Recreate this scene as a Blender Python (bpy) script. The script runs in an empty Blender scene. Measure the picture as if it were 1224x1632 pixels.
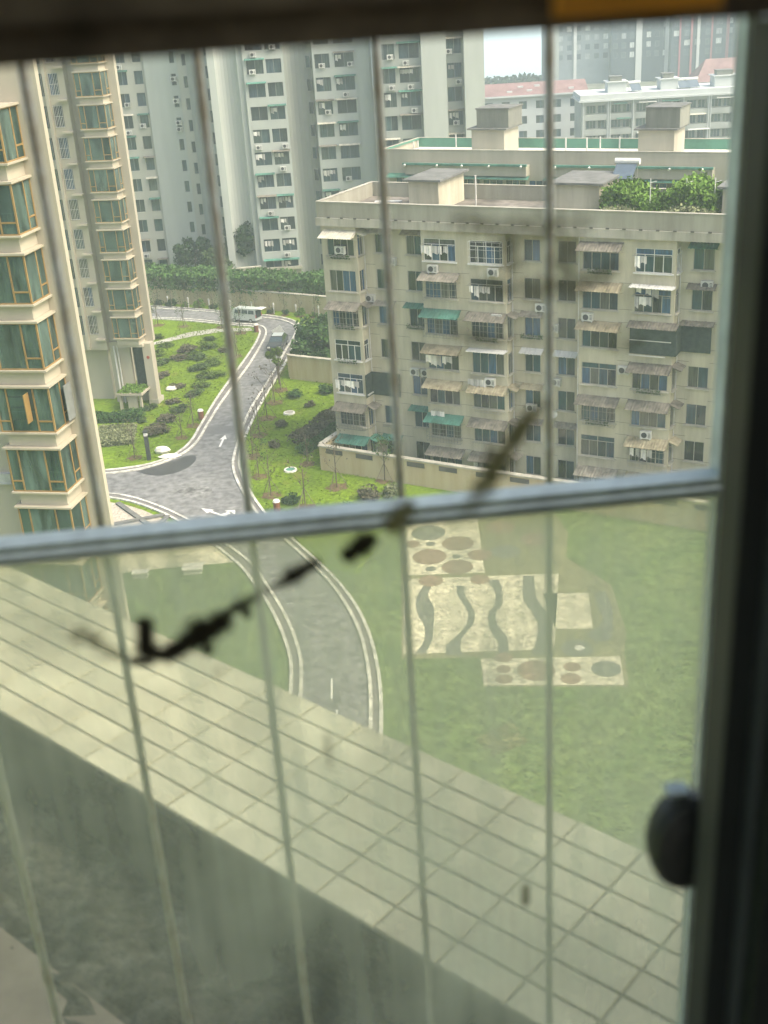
import bpy, math, random
import numpy as np
from mathutils import Matrix, Vector

random.seed(7); rng = np.random.default_rng(7)
SC = bpy.context.scene
COL = SC.collection
H = 38.0                                            # eye height above the lawn

# ---------------------------------------------------------------- camera
cam_d = bpy.data.cameras.new("camera"); cam = bpy.data.objects.new("camera", cam_d); COL.objects.link(cam)
Rm = Matrix(((0.99798245, 0.06349042, 0.0), (-0.02623909, 0.4124426, -0.91060563), (-0.05781473, 0.90876844, 0.41327641)))
M4 = Rm.to_4x4(); M4.translation = (0, 0, H); cam.matrix_world = M4
cam_d.sensor_fit = 'VERTICAL'; cam_d.sensor_height = 36.0; cam_d.lens = 36.0 * 1880 / 1632
cam_d.clip_start = 0.02; cam_d.clip_end = 6000
cam_d.dof.use_dof = True; cam_d.dof.focus_distance = 95.0; cam_d.dof.aperture_fstop = 9.0
SC.camera = cam

# ---------------------------------------------------------------- sky, sun, exposure
SUN_EL, SUN_AZ = math.radians(52), math.radians(118)     # azimuth clockwise from +Y
w = bpy.data.worlds.new("World"); SC.world = w; w.use_nodes = True
nt = w.node_tree; bg = nt.nodes['Background']
sky = nt.nodes.new('ShaderNodeTexSky'); sky.sky_type = 'NISHITA'; sky.sun_disc = False
sky.sun_elevation = SUN_EL; sky.sun_rotation = SUN_AZ; sky.air_density = 1.2; sky.dust_density = 6.0; sky.ozone_density = 1.0
nt.links.new(sky.outputs[0], bg.inputs[0]); bg.inputs[1].default_value = 0.13
sl = bpy.data.lights.new("sun", 'SUN'); sl.energy = 1.3; sl.angle = math.radians(25); sl.color = (1.0, 0.95, 0.86)
so = bpy.data.objects.new("sun", sl); COL.objects.link(so)
dv = Vector((math.sin(SUN_AZ) * math.cos(SUN_EL), math.cos(SUN_AZ) * math.cos(SUN_EL), math.sin(SUN_EL)))
so.rotation_euler = dv.to_track_quat('Z', 'Y').to_euler(); so.location = (60, -30, 120)
vs = SC.view_settings; vs.view_transform = 'Standard'; vs.look = 'None'; vs.gamma = 1.0; vs.exposure = 1.45
vs.use_curve_mapping = False
SC.cycles.max_bounces = 8; SC.cycles.diffuse_bounces = 3; SC.cycles.glossy_bounces = 3
SC.cycles.transparent_max_bounces = 12; SC.cycles.volume_bounces = 1
SC.cycles.sample_clamp_indirect = 4.0

# ---------------------------------------------------------------- materials
MATS = {}
def mat(name, col, rough=0.8, var=0.12, scale=1.0, streak=False, spec=0.3, bump=0.0, metal=0.0, col2=None, rnd=0.0, isl=0.0, fine=0.0):
    """Principled with noise wear: var = strength, col2 = stain colour, streak = vertical run marks, rnd/isl = per object / per leaf change"""
    if name in MATS: return MATS[name]
    m = bpy.data.materials.new(name); m.use_nodes = True; t = m.node_tree; n = t.nodes; l = t.links
    p = n['Principled BSDF']; p.inputs['Roughness'].default_value = rough; p.inputs['Specular IOR Level'].default_value = spec
    p.inputs['Metallic'].default_value = metal
    geo = n.new('ShaderNodeNewGeometry')
    mp = n.new('ShaderNodeMapping'); l.new(geo.outputs['Position'], mp.inputs[0])
    mp.inputs['Scale'].default_value = (scale, scale, scale * (0.12 if streak else 1.0))
    nz = n.new('ShaderNodeTexNoise'); nz.inputs['Scale'].default_value = 1.0; nz.inputs['Detail'].default_value = 6; nz.inputs['Roughness'].default_value = 0.65
    l.new(mp.outputs[0], nz.inputs['Vector'])
    cr = n.new('ShaderNodeMapRange'); cr.inputs[1].default_value = 0.38; cr.inputs[2].default_value = 0.68
    l.new(nz.outputs[0], cr.inputs[0])
    mx = n.new('ShaderNodeMix'); mx.data_type = 'RGBA'
    c2 = col2 or tuple(c * (1 - 2.2 * var) for c in col)
    mx.inputs['A'].default_value = (*col, 1); mx.inputs['B'].default_value = (*c2, 1)
    mu = n.new('ShaderNodeMath'); mu.operation = 'MULTIPLY'; mu.inputs[1].default_value = 1.0 if col2 is None else min(1, var * 4)
    l.new(cr.outputs[0], mu.inputs[0]); l.new(mu.outputs[0], mx.inputs['Factor'])
    out = mx.outputs['Result']
    if fine:
        n2 = n.new('ShaderNodeTexNoise'); n2.inputs['Scale'].default_value = fine; n2.inputs['Detail'].default_value = 4
        l.new(geo.outputs['Position'], n2.inputs['Vector'])
        h2 = n.new('ShaderNodeMapRange'); h2.inputs[1].default_value = 0.3; h2.inputs[2].default_value = 0.7; h2.inputs[3].default_value = 0.6; h2.inputs[4].default_value = 1.3
        l.new(n2.outputs[0], h2.inputs[0])
        hs = n.new('ShaderNodeHueSaturation'); l.new(h2.outputs[0], hs.inputs['Value']); l.new(out, hs.inputs['Color']); out = hs.outputs[0]
    if rnd or isl:
        oi = n.new('ShaderNodeObjectInfo') if rnd else None
        src = oi.outputs['Random'] if rnd else geo.outputs['Random Per Island']
        a = rnd or isl
        mr = n.new('ShaderNodeMapRange'); mr.inputs[3].default_value = 1 - a; mr.inputs[4].default_value = 1 + a
        l.new(src, mr.inputs[0])
        hs = n.new('ShaderNodeHueSaturation'); l.new(mr.outputs[0], hs.inputs['Value']); l.new(out, hs.inputs['Color']); out = hs.outputs[0]
    l.new(out, p.inputs['Base Color'])
    if bump:
        bp = n.new('ShaderNodeBump'); bp.inputs['Strength'].default_value = bump; bp.inputs['Distance'].default_value = 0.05
        l.new(nz.outputs[0], bp.inputs['Height']); l.new(bp.outputs[0], p.inputs['Normal'])
    MATS[name] = m; return m

def glass_mat(name, cols, rough=0.08):
    """opaque window pane: a dark room or a drawn curtain behind reflecting glass, chosen per pane"""
    m = bpy.data.materials.new(name); m.use_nodes = True; t = m.node_tree; n = t.nodes; l = t.links
    p = n['Principled BSDF']; p.inputs['Roughness'].default_value = rough; p.inputs['Specular IOR Level'].default_value = 0.6
    oi = n.new('ShaderNodeObjectInfo'); cr = n.new('ShaderNodeValToRGB'); cr.color_ramp.interpolation = 'CONSTANT'
    el = cr.color_ramp.elements
    while len(el) < len(cols): el.new(0.5)
    for i, c in enumerate(cols): el[i].position = i / len(cols); el[i].color = (*c, 1)
    l.new(oi.outputs['Random'], cr.inputs[0])
    geo = n.new('ShaderNodeNewGeometry'); mp = n.new('ShaderNodeMapping'); mp.inputs['Scale'].default_value = (9, 9, 0.7)
    l.new(geo.outputs['Position'], mp.inputs[0]); nz = n.new('ShaderNodeTexNoise'); nz.inputs['Scale'].default_value = 1.0; nz.inputs['Detail'].default_value = 3
    l.new(mp.outputs[0], nz.inputs['Vector'])
    mr = n.new('ShaderNodeMapRange'); mr.inputs[1].default_value = .3; mr.inputs[2].default_value = .7; mr.inputs[3].default_value = 0.55; mr.inputs[4].default_value = 1.5
    l.new(nz.outputs[0], mr.inputs[0]); hs = n.new('ShaderNodeHueSaturation'); l.new(cr.outputs[0], hs.inputs['Color']); l.new(mr.outputs[0], hs.inputs['Value'])
    l.new(hs.outputs[0], p.inputs['Base Color']); MATS[name] = m; return m

def sheer_mat(name, tint, body, fac, rough=0.05):
    """see-through tinted glass: part lets light pass, part reflects"""
    m = bpy.data.materials.new(name); m.use_nodes = True; t = m.node_tree; n = t.nodes; l = t.links
    p = n['Principled BSDF']; p.inputs['Base Color'].default_value = (*body, 1); p.inputs['Roughness'].default_value = rough; p.inputs['Specular IOR Level'].default_value = .6
    tr = n.new('ShaderNodeBsdfTransparent'); tr.inputs[0].default_value = (*tint, 1)
    mx = n.new('ShaderNodeMixShader'); mx.inputs[0].default_value = fac
    l.new(tr.outputs[0], mx.inputs[1]); l.new(p.outputs[0], mx.inputs[2]); l.new(mx.outputs[0], n['Material Output'].inputs[0])
    oi = n.new('ShaderNodeObjectInfo'); mr = n.new('ShaderNodeMapRange'); mr.inputs[3].default_value = fac*.45; mr.inputs[4].default_value = fac*1.35; l.new(oi.outputs['Random'], mr.inputs[0]); l.new(mr.outputs[0], mx.inputs[0])
    geo = n.new('ShaderNodeNewGeometry'); mp = n.new('ShaderNodeMapping'); mp.inputs['Scale'].default_value = (2.2, 2.2, .5); l.new(geo.outputs['Position'], mp.inputs[0])
    nz = n.new('ShaderNodeTexNoise'); nz.inputs['Scale'].default_value = 1.0; nz.inputs['Detail'].default_value = 3; l.new(mp.outputs[0], nz.inputs['Vector'])
    m2 = n.new('ShaderNodeMapRange'); m2.inputs[1].default_value = .3; m2.inputs[2].default_value = .7; m2.inputs[3].default_value = .35; m2.inputs[4].default_value = 1.7; l.new(nz.outputs[0], m2.inputs[0])
    hs = n.new('ShaderNodeHueSaturation'); hs.inputs['Color'].default_value = (*body, 1); l.new(m2.outputs[0], hs.inputs['Value']); l.new(hs.outputs[0], p.inputs['Base Color'])  # streaks painted into the body colour stand for reflections and dark interior
    MATS[name] = m; return m

def dusty_mat(name, dust, lo, hi, scale, tint=(1, 1, 1), runs=0.25, thin=0.0):
    """window glass with a film of dust that scatters the daylight coming through"""
    m = bpy.data.materials.new(name); m.use_nodes = True; t = m.node_tree; n = t.nodes; l = t.links
    n.remove(n['Principled BSDF'])
    tr = n.new('ShaderNodeBsdfTransparent'); tr.inputs[0].default_value = (*tint, 1)
    tl = n.new('ShaderNodeBsdfTranslucent'); tl.inputs[0].default_value = (*dust, 1)
    geo = n.new('ShaderNodeNewGeometry')
    nz = n.new('ShaderNodeTexNoise'); nz.inputs['Scale'].default_value = scale; nz.inputs['Detail'].default_value = 5; nz.inputs['Roughness'].default_value = .55
    l.new(geo.outputs['Position'], nz.inputs['Vector'])
    mp = n.new('ShaderNodeMapping'); mp.inputs['Scale'].default_value = (55, 55, 3.5); l.new(geo.outputs['Position'], mp.inputs[0])
    n2 = n.new('ShaderNodeTexNoise'); n2.inputs['Scale'].default_value = 1.0; n2.inputs['Detail'].default_value = 3; l.new(mp.outputs[0], n2.inputs['Vector'])
    av = n.new('ShaderNodeMix'); av.data_type = 'FLOAT'; av.inputs['Factor'].default_value = runs
    l.new(nz.outputs[0], av.inputs['A']); l.new(n2.outputs[0], av.inputs['B'])
    mr = n.new('ShaderNodeMapRange'); mr.inputs[1].default_value = .36; mr.inputs[2].default_value = .64; mr.inputs[3].default_value = lo; mr.inputs[4].default_value = hi
    l.new(av.outputs['Result'], mr.inputs[0])
    fac = mr.outputs[0]
    if thin:
        sp = n.new('ShaderNodeSeparateXYZ'); l.new(geo.outputs['Position'], sp.inputs[0])
        a = n.new('ShaderNodeMath'); a.operation = 'MULTIPLY_ADD'; a.inputs[1].default_value = .8; l.new(sp.outputs[0], a.inputs[0]); l.new(sp.outputs[2], a.inputs[2])
        g = n.new('ShaderNodeMapRange'); g.interpolation_type = 'SMOOTHSTEP'; g.inputs[1].default_value = H-1.0; g.inputs[2].default_value = H-.45; g.inputs[3].default_value = thin; g.inputs[4].default_value = 1.0
        l.new(a.outputs[0], g.inputs[0]); k = n.new('ShaderNodeMath'); k.operation = 'MULTIPLY'; l.new(fac, k.inputs[0]); l.new(g.outputs[0], k.inputs[1]); fac = k.outputs[0]
    mx = n.new('ShaderNodeMixShader'); l.new(fac, mx.inputs[0]); l.new(tr.outputs[0], mx.inputs[1]); l.new(tl.outputs[0], mx.inputs[2])
    l.new(mx.outputs[0], n['Material Output'].inputs[0]); MATS[name] = m; return m

def smear_mat(name, col, gain, thin=1.0):
    m = bpy.data.materials.new(name); m.use_nodes = True; t = m.node_tree; n = t.nodes; l = t.links
    p = n['Principled BSDF']; p.inputs['Base Color'].default_value = (*col, 1); p.inputs['Roughness'].default_value = .9; p.inputs['Specular IOR Level'].default_value = .05
    at = n.new('ShaderNodeAttribute'); at.attribute_name = 'cover'
    geo = n.new('ShaderNodeNewGeometry'); nz = n.new('ShaderNodeTexNoise'); nz.inputs['Scale'].default_value = 260; nz.inputs['Detail'].default_value = 4
    l.new(geo.outputs['Position'], nz.inputs['Vector'])
    ad = n.new('ShaderNodeMath'); ad.operation = 'MULTIPLY_ADD'; ad.inputs[1].default_value = gain * 1.6; l.new(at.outputs['Fac'], ad.inputs[0])
    sb = n.new('ShaderNodeMath'); sb.operation = 'SUBTRACT'; sb.inputs[0].default_value = .32; l.new(nz.outputs[0], sb.inputs[1]); l.new(sb.outputs[0], ad.inputs[2])
    ml = n.new('ShaderNodeMath'); ml.operation = 'MULTIPLY'; ml.use_clamp = True; l.new(ad.outputs[0], ml.inputs[0])
    st = n.new('ShaderNodeMath'); st.operation = 'MULTIPLY'; st.inputs[1].default_value = 3; st.use_clamp = True; l.new(at.outputs['Fac'], st.inputs[0]); l.new(st.outputs[0], ml.inputs[1])
    tr = n.new('ShaderNodeBsdfTransparent'); mx = n.new('ShaderNodeMixShader')
    tl = n.new('ShaderNodeBsdfTranslucent'); tl.inputs[0].default_value = (*[c*thin for c in col], 1); ms = n.new('ShaderNodeMixShader'); ms.inputs[0].default_value = .6
    l.new(p.outputs[0], ms.inputs[1]); l.new(tl.outputs[0], ms.inputs[2])
    l.new(ml.outputs[0], mx.inputs[0]); l.new(tr.outputs[0], mx.inputs[1]); l.new(ms.outputs[0], mx.inputs[2]); l.new(mx.outputs[0], n['Material Output'].inputs[0])
    MATS[name] = m; return m

mat('lawn_near', (.14, .185, .065), .95, .3, .25, spec=.05, col2=(.095, .15, .045), fine=1.5)
mat('tuft_near', (.14, .185, .06), .95, .2, .5, spec=.05, isl=.25)
mat('lawn', (.155, .235, .018), .95, .3, .22, spec=.05, col2=(.10, .165, .018), fine=3.0)
mat('worn_grass', (.20, .20, .085), .95, .3, .8, spec=.05, fine=4)
mat('town_ground', (.20, .20, .165), .95, .3, .08, spec=.05, col2=(.12, .14, .08), fine=.3)
mat('earth', (.17, .12, .07), .95, .2, .6, spec=.05, fine=4)
mat('asphalt', (.21, .21, .20), .8, .2, .16, spec=.25, fine=1.6, col2=(.14, .14, .14))
mat('asphalt_new', (.17, .17, .165), .85, .1, .5)
mat('asphalt_pale', (.26, .26, .245), .9, .3, .9, fine=2.5)
mat('asphalt_wet', (.065, .067, .07), .35, .1, .5, spec=.5)
mat('kerb', (.62, .6, .52), .85, .12, 1.2, spec=.2, fine=3)
mat('kerb_strip', (.21, .20, .185), .9, .15, 1.0, spec=.1)
mat('road_paint', (.75, .74, .68), .8, .1, 4.0, spec=.2)
mat('gravel', (.50, .45, .36), .95, .15, 2.0, spec=.05, fine=7)
mat('path_stone', (.47, .45, .39), .9, .15, 1.2, fine=5)
mat('plaza_ground', (.245, .235, .125), .9, .15, .5, fine=5)
mat('plaza_cream', (.72, .66, .48), .9, .2, .7, fine=3)
mat('plaza_brown', (.30, .215, .15), .9, .15, 1.5, fine=8)
mat('plaza_grey', (.19, .195, .16), .9, .15, 1.5, fine=8)
mat('cream', (.45, .405, .31), .85, .07, .35, streak=True, spec=.15)
mat('cream_trim', (.43, .385, .29), .8, .06, .8, spec=.15)
mat('amber', (.31, .195, .07), .5, .1, 3, spec=.4)
mat('parapet_grey', (.36, .345, .275), .9, .25, .7, streak=True, spec=.1, col2=(.25, .235, .185))
mat('block_wall', (.53, .49, .37), .9, .22, .9, streak=True, spec=.1, col2=(.34, .305, .22))
mat('block_trim', (.46, .43, .35), .9, .2, .8, streak=True, spec=.1)
mat('joint', (.12, .11, .09), .9, .1, 1)
mat('block2_wall', (.42, .39, .31), .9, .12, .4, streak=True, spec=.1)
mat('tank_grey', (.22, .22, .185), .9, .2, .8, streak=True)
mat('rear_wall', (.13, .125, .11), .9, .15, .6, spec=.1)
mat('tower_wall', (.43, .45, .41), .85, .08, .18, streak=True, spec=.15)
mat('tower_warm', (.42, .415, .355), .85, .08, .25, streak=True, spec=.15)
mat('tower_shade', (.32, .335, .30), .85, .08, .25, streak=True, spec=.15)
mat('far_wall', (.36, .375, .34), .85, .1, .2, spec=.1)
mat('far_white', (.52, .54, .52), .8, .05, .3, spec=.1)
mat('high_dark', (.05, .065, .085), .8, .15, .12, spec=.2)
mat('high_mid', (.20, .23, .25), .8, .15, .12)
mat('high_pale', (.52, .53, .50), .8, .05, .2)
mat('high_red', (.36, .11, .13), .8, .05, .3)
mat('red_roof', (.27, .17, .16), .85, .15, .4, spec=.1)
mat('roof_deck', (.25, .225, .19), .95, .3, .5, spec=.05, fine=2)
mat('roof_white', (.70, .67, .57), .9, .08, .5)
mat('slab_dark', (.19, .19, .175), .9, .2, 1.0, streak=False, spec=.1)
mat('green_paint', (.10, .27, .19), .6, .12, .6, spec=.3)
mat('green_sheet', (.085, .235, .175), .5, .25, 1.2, spec=.3, rnd=.2)
mat('beige_sheet', (.43, .375, .245), .85, .3, 1.6, spec=.1, col2=(.20, .17, .11), rnd=.25)
mat('dirty_sheet', (.26, .235, .185), .9, .3, 1.8, spec=.1, col2=(.11, .10, .08), rnd=.25)
mat('pale_sheet', (.62, .58, .46), .8, .2, 1.5, rnd=.15)
mat('mesh_dark', (.055, .075, .065), .9, .2, 3, spec=.1)
mat('frame_white', (.66, .65, .60), .5, .08, 3, spec=.4)
mat('frame_alu', (.36, .34, .29), .5, .12, 3, spec=.4)
mat('frame_grey', (.21, .22, .21), .5, .1, 3, spec=.4)
mat('ac_white', (.62, .61, .56), .6, .12, 2, spec=.3, rnd=.15)
mat('ac_dark', (.06, .06, .06), .7, .1, 2)
mat('cloth', (.6, .58, .54), .9, .1, 3, rnd=.5)
mat('bar_white', (.62, .6, .55), .5, .1, 2)
mat('wall_yellow', (.52, .45, .29), .9, .22, .8, streak=True, spec=.1, col2=(.42, .32, .18))
mat('wall_cap', (.50, .47, .38), .9, .2, 1.0)
mat('leaf', (.055, .115, .03), .7, .2, .8, spec=.2, isl=.45)
m_ = MATS['lawn']; t_ = m_.node_tree; n_ = t_.nodes; l_ = t_.links; p_ = n_['Principled BSDF']; src_ = p_.inputs['Base Color'].links[0].from_socket
g_ = n_.new('ShaderNodeNewGeometry'); z_ = n_.new('ShaderNodeTexNoise'); z_.inputs['Scale'].default_value = .33; z_.inputs['Detail'].default_value = 8; z_.inputs['Roughness'].default_value = .7; l_.new(g_.outputs['Position'], z_.inputs['Vector'])
r_ = n_.new('ShaderNodeMapRange'); r_.inputs[1].default_value = .56; r_.inputs[2].default_value = .70; r_.inputs[4].default_value = .8; l_.new(z_.outputs[0], r_.inputs[0])
x_ = n_.new('ShaderNodeMix'); x_.data_type = 'RGBA'; l_.new(r_.outputs[0], x_.inputs['Factor']); l_.new(src_, x_.inputs['A']); x_.inputs['B'].default_value = (.19, .165, .045, 1); l_.new(x_.outputs['Result'], p_.inputs['Base Color'])
mat('tuft', (.135, .205, .02), .9, .2, .5, spec=.05, isl=.3)
mat('leaf_light', (.13, .235, .03), .7, .2, .8, spec=.2, isl=.4)
mat('leaf_dark', (.035, .075, .028), .7, .2, .8, spec=.2, isl=.4)
mat('leaf_hedge', (.075, .155, .035), .7, .25, .5, spec=.2, isl=.4)
mat('leaf_soft', (.10, .155, .03), .8, .2, .8, spec=.1, isl=.4)
mat('leaf_dim', (.075, .115, .04), .8, .2, .8, spec=.1, isl=.4)
mat('leaf_purple', (.12, .11, .07), .8, .2, .8, spec=.1, isl=.4)
mat('leaf_pale', (.23, .25, .13), .8, .2, .8, spec=.1, isl=.35)
mat('bark', (.13, .105, .075), .9, .2, 4)
mat('stake', (.18, .15, .11), .9, .2, 4)
mat('lamp_dark', (.045, .05, .05), .6, .1, 4, spec=.3)
mat('bin_brown', (.20, .085, .05), .7, .1, 4)
mat('white_stone', (.75, .72, .63), .85, .1, 2)
mat('van_body', (.50, .54, .50), .3, .05, 1, spec=.5)
mat('car_body', (.055, .06, .065), .25, .05, 1, spec=.6)
mat('tyre', (.03, .03, .03), .85, .1, 5)
mat('rim', (.4, .4, .4), .4, .1, 5, metal=.6)
mat('tail_light', (.35, .03, .02), .3, .1, 5, spec=.6)
mat('solar', (.10, .13, .16), .2, .1, 3, spec=.7)
mat('tile', (.70, .665, .46), .5, .2, 9, spec=.3, rnd=.10, col2=(.50, .46, .31), fine=3.5)
mat('grout', (.25, .25, .195), .95, .15, 30)
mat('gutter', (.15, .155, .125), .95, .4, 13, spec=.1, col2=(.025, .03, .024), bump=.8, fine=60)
mat('sill_plain', (.27, .245, .19), .9, .15, 8)
mat('room', (.55, .50, .42), .9, .1, 2)
mat('sash_dark', (.028, .034, .030), .45, .15, 20, spec=.3)
mat('sash_bead', (.10, .12, .11), .4, .1, 20, spec=.4)
mat('head_wood', (.22, .18, .12), .7, .3, 18, spec=.2)
mat('orange', (.75, .33, .03), .6, .1, 10)
mat('rod', (.78, .78, .72), .45, .25, 40, spec=.5, col2=(.52, .44, .30))
mat('rail', (.66, .74, .68), .45, .15, 30, spec=.4)
mat('latch', (.045, .047, .04), .5, .1, 30, spec=.5)
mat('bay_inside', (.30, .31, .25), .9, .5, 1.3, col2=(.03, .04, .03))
mat('curtain', (.22, .40, .30), .9, .3, 6, rnd=.5)
mat('cream_shell', (.45, .405, .31), .85, .07, .35, streak=True)
mat('water', (.42, .52, .52), .45, .05, .02, spec=.6)  # pale gloss for the added level sheet that stands in for sky
mat('print', (.05, .07, .06), .9, .1, 3)
glass_mat('pane', [(.012, .03, .035), (.018, .05, .07), (.012, .016, .015), (.02, .07, .14), (.03, .04, .03), (.012, .05, .065), (.07, .075, .06)])
glass_mat('pane_tower', [(.035, .065, .075), (.05, .085, .09), (.028, .04, .042), (.06, .085, .075), (.045, .075, .095)], .15)
glass_mat('pane_far', [(.05, .06, .08), (.10, .12, .14), (.55, .57, .53), (.06, .08, .10), (.08, .1, .11), (.30, .32, .32)], .2)
glass_mat('pane_car', [(.03, .045, .05), (.05, .07, .075)], .05)
sheer_mat('pane_green', (.55, .72, .66), (.11, .16, .14), .52, .10)
dusty_mat('dust_pane', (.53, .53, .365), .42, .92, 7.0, tint=(.98, .98, .86), runs=.4, thin=.28)
dusty_mat('near_pane', (.75, .74, .62), .0, .03, 12.0, tint=(.985, .985, .965), runs=.15)
smear_mat('smear_black', (.018, .015, .009), 1.05)
smear_mat('smear_brown', (.12, .105, .045), .85)

# ---------------------------------------------------------------- mesh helpers
class MB:
    def __init__(s): s.v = []; s.f = []; s.T = None
    def pt(s, p):
        s.v.append(tuple(s.T(p)) if s.T else tuple(p)); return len(s.v) - 1
    def face(s, pts): s.f.append([s.pt(p) for p in pts]); return s
    def box(s, x0, x1, y0, y1, z0, z1):
        i = [s.pt(p) for p in ((x0,y0,z0),(x1,y0,z0),(x1,y1,z0),(x0,y1,z0),(x0,y0,z1),(x1,y0,z1),(x1,y1,z1),(x0,y1,z1))]
        for a in ((0,3,2,1),(4,5,6,7),(0,1,5,4),(1,2,6,5),(2,3,7,6),(3,0,4,7)): s.f.append([i[k] for k in a])
        return s
    def prism(s, poly, z0, z1):
        n = len(poly)
        a = sum(poly[i][0]*poly[(i+1)%n][1]-poly[(i+1)%n][0]*poly[i][1] for i in range(n))
        if a < 0: poly = poly[::-1]
        b = [s.pt((x, y, z0)) for x, y in poly]; t = [s.pt((x, y, z1)) for x, y in poly]
        s.f.append(b[::-1]); s.f.append(t)
        for i in range(n): s.f.append([b[i], b[(i+1)%n], t[(i+1)%n], t[i]])
        return s
    def cyl(s, p0, p1, r0, r1=None, n=8, cap=True):
        r1 = r0 if r1 is None else r1
        p0 = Vector(p0); p1 = Vector(p1); d = (p1-p0).normalized()
        a = d.orthogonal().normalized(); b = d.cross(a)
        A = [s.pt(p0 + (a*math.cos(2*math.pi*k/n) + b*math.sin(2*math.pi*k/n))*r0) for k in range(n)]
        B = [s.pt(p1 + (a*math.cos(2*math.pi*k/n) + b*math.sin(2*math.pi*k/n))*r1) for k in range(n)]
        for k in range(n): s.f.append([A[k], A[(k+1)%n], B[(k+1)%n], B[k]])
        if cap: s.f.append(A[::-1]); s.f.append(B)
        return s
    def wall(s, a0, a1, z0, z1, holes, depth, P):
        """wall in the plane P(a, d, z) (d = depth into the wall) pierced by holes (a0, a1, z0, z1) with reveals"""
        xs = sorted({a0, a1, *[h[0] for h in holes], *[h[1] for h in holes]}); xs = [x for x in xs if a0 <= x <= a1]
        zs = sorted({z0, z1, *[h[2] for h in holes], *[h[3] for h in holes]}); zs = [z for z in zs if z0 <= z <= z1]
        for i in range(len(xs)-1):
            for j in range(len(zs)-1):
                cx, cz = (xs[i]+xs[i+1])/2, (zs[j]+zs[j+1])/2
                if any(h[0] < cx < h[1] and h[2] < cz < h[3] for h in holes): continue
                s.face([P(xs[i],0,zs[j]), P(xs[i+1],0,zs[j]), P(xs[i+1],0,zs[j+1]), P(xs[i],0,zs[j+1])])
        for (b0, b1, c0, c1) in holes:
            s.face([P(b0,0,c0), P(b0,depth,c0), P(b1,depth,c0), P(b1,0,c0)])
            s.face([P(b0,0,c1), P(b1,0,c1), P(b1,depth,c1), P(b0,depth,c1)])
            s.face([P(b0,0,c0), P(b0,0,c1), P(b0,depth,c1), P(b0,depth,c0)])
            s.face([P(b1,0,c0), P(b1,depth,c0), P(b1,depth,c1), P(b1,0,c1)])
            s.face([P(b0,depth,c0), P(b1,depth,c0), P(b1,depth,c1), P(b0,depth,c1)])
        return s
    def mesh(s, name, m):
        me = bpy.data.meshes.new(name); me.from_pydata(s.v, [], s.f)
        if m: me.materials.append(MATS[m])
        return me
    def build(s, name, m, parent=None, loc=(0,0,0), rot=None, smooth=False):
        me = s.mesh(name, m)
        if smooth:
            for p in me.polygons: p.use_smooth = True
        return link(name, me, parent, loc, rot)

def link(name, me, parent=None, loc=(0,0,0), rot=None, scale=None):
    o = bpy.data.objects.new(name, me); COL.objects.link(o); o.location = loc
    if rot is not None: o.rotation_euler = rot if hasattr(rot, '__len__') else (0, 0, rot)
    if scale is not None: o.scale = scale
    if parent: o.parent = parent
    return o
def tag(o, label, cat, group=None):
    o['label'] = label; o['category'] = cat
    if group: o['group'] = group
    return o
def thing(name, label, cat, loc=(0,0,0), rz=0.0, group=None):
    o = bpy.data.objects.new(name, None); COL.objects.link(o); o.location = loc; o.rotation_euler = (0,0,rz)
    o.empty_display_size = .3
    return tag(o, label, cat, group)
def structure(o): o['kind'] = 'structure'; return o
def stuff(o): o['kind'] = 'stuff'; return o
def copy_tree(o, parent=None):
    c = o.copy(); COL.objects.link(c); c.parent = parent
    for ch in list(o.children): copy_tree(ch, c)
    return c
def sheet(name, poly, z, m):
    return structure(MB().face([(x, y, z) for x, y in ccw(poly)]).build(name, m))
def ccw(poly):
    a = sum(poly[i][0]*poly[(i+1)%len(poly)][1]-poly[(i+1)%len(poly)][0]*poly[i][1] for i in range(len(poly)))
    return poly if a > 0 else poly[::-1]
def smooth_line(pts, k=4):
    P = [Vector((*p, 0)) for p in pts]; out = []
    for i in range(len(P)-1):
        a = P[max(i-1,0)]; b = P[i]; c = P[i+1]; d = P[min(i+2,len(P)-1)]
        for j in range(k):
            t = j/k
            q = .5*((2*b)+(c-a)*t+(2*a-5*b+4*c-d)*t*t+(3*b-a-3*c+d)*t**3); out.append((q.x, q.y))
    out.append((P[-1].x, P[-1].y)); return out
def strip(mb, line, half, z0, z1):
    n = len(line); L = []
    for i in range(n):
        a = Vector(line[max(i-1,0)]); b = Vector(line[min(i+1,n-1)]); d = (b-a).normalized(); q = Vector((-d.y, d.x))*half; p = Vector(line[i])
        L.append((p-q, p+q))
    for i in range(n-1):
        (a, b), (c, d) = L[i], L[i+1]
        mb.face([(*a,z1),(*c,z1),(*d,z1),(*b,z1)]); mb.face([(*a,z0),(*c,z0),(*c,z1),(*a,z1)]); mb.face([(*b,z0),(*b,z1),(*d,z1),(*d,z0)])
    return mb

CACHE = {}
def unit(key, fn, m):
    if key not in CACHE: CACHE[key] = fn(MB()).mesh(key, m)
    return CACHE[key]

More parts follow.
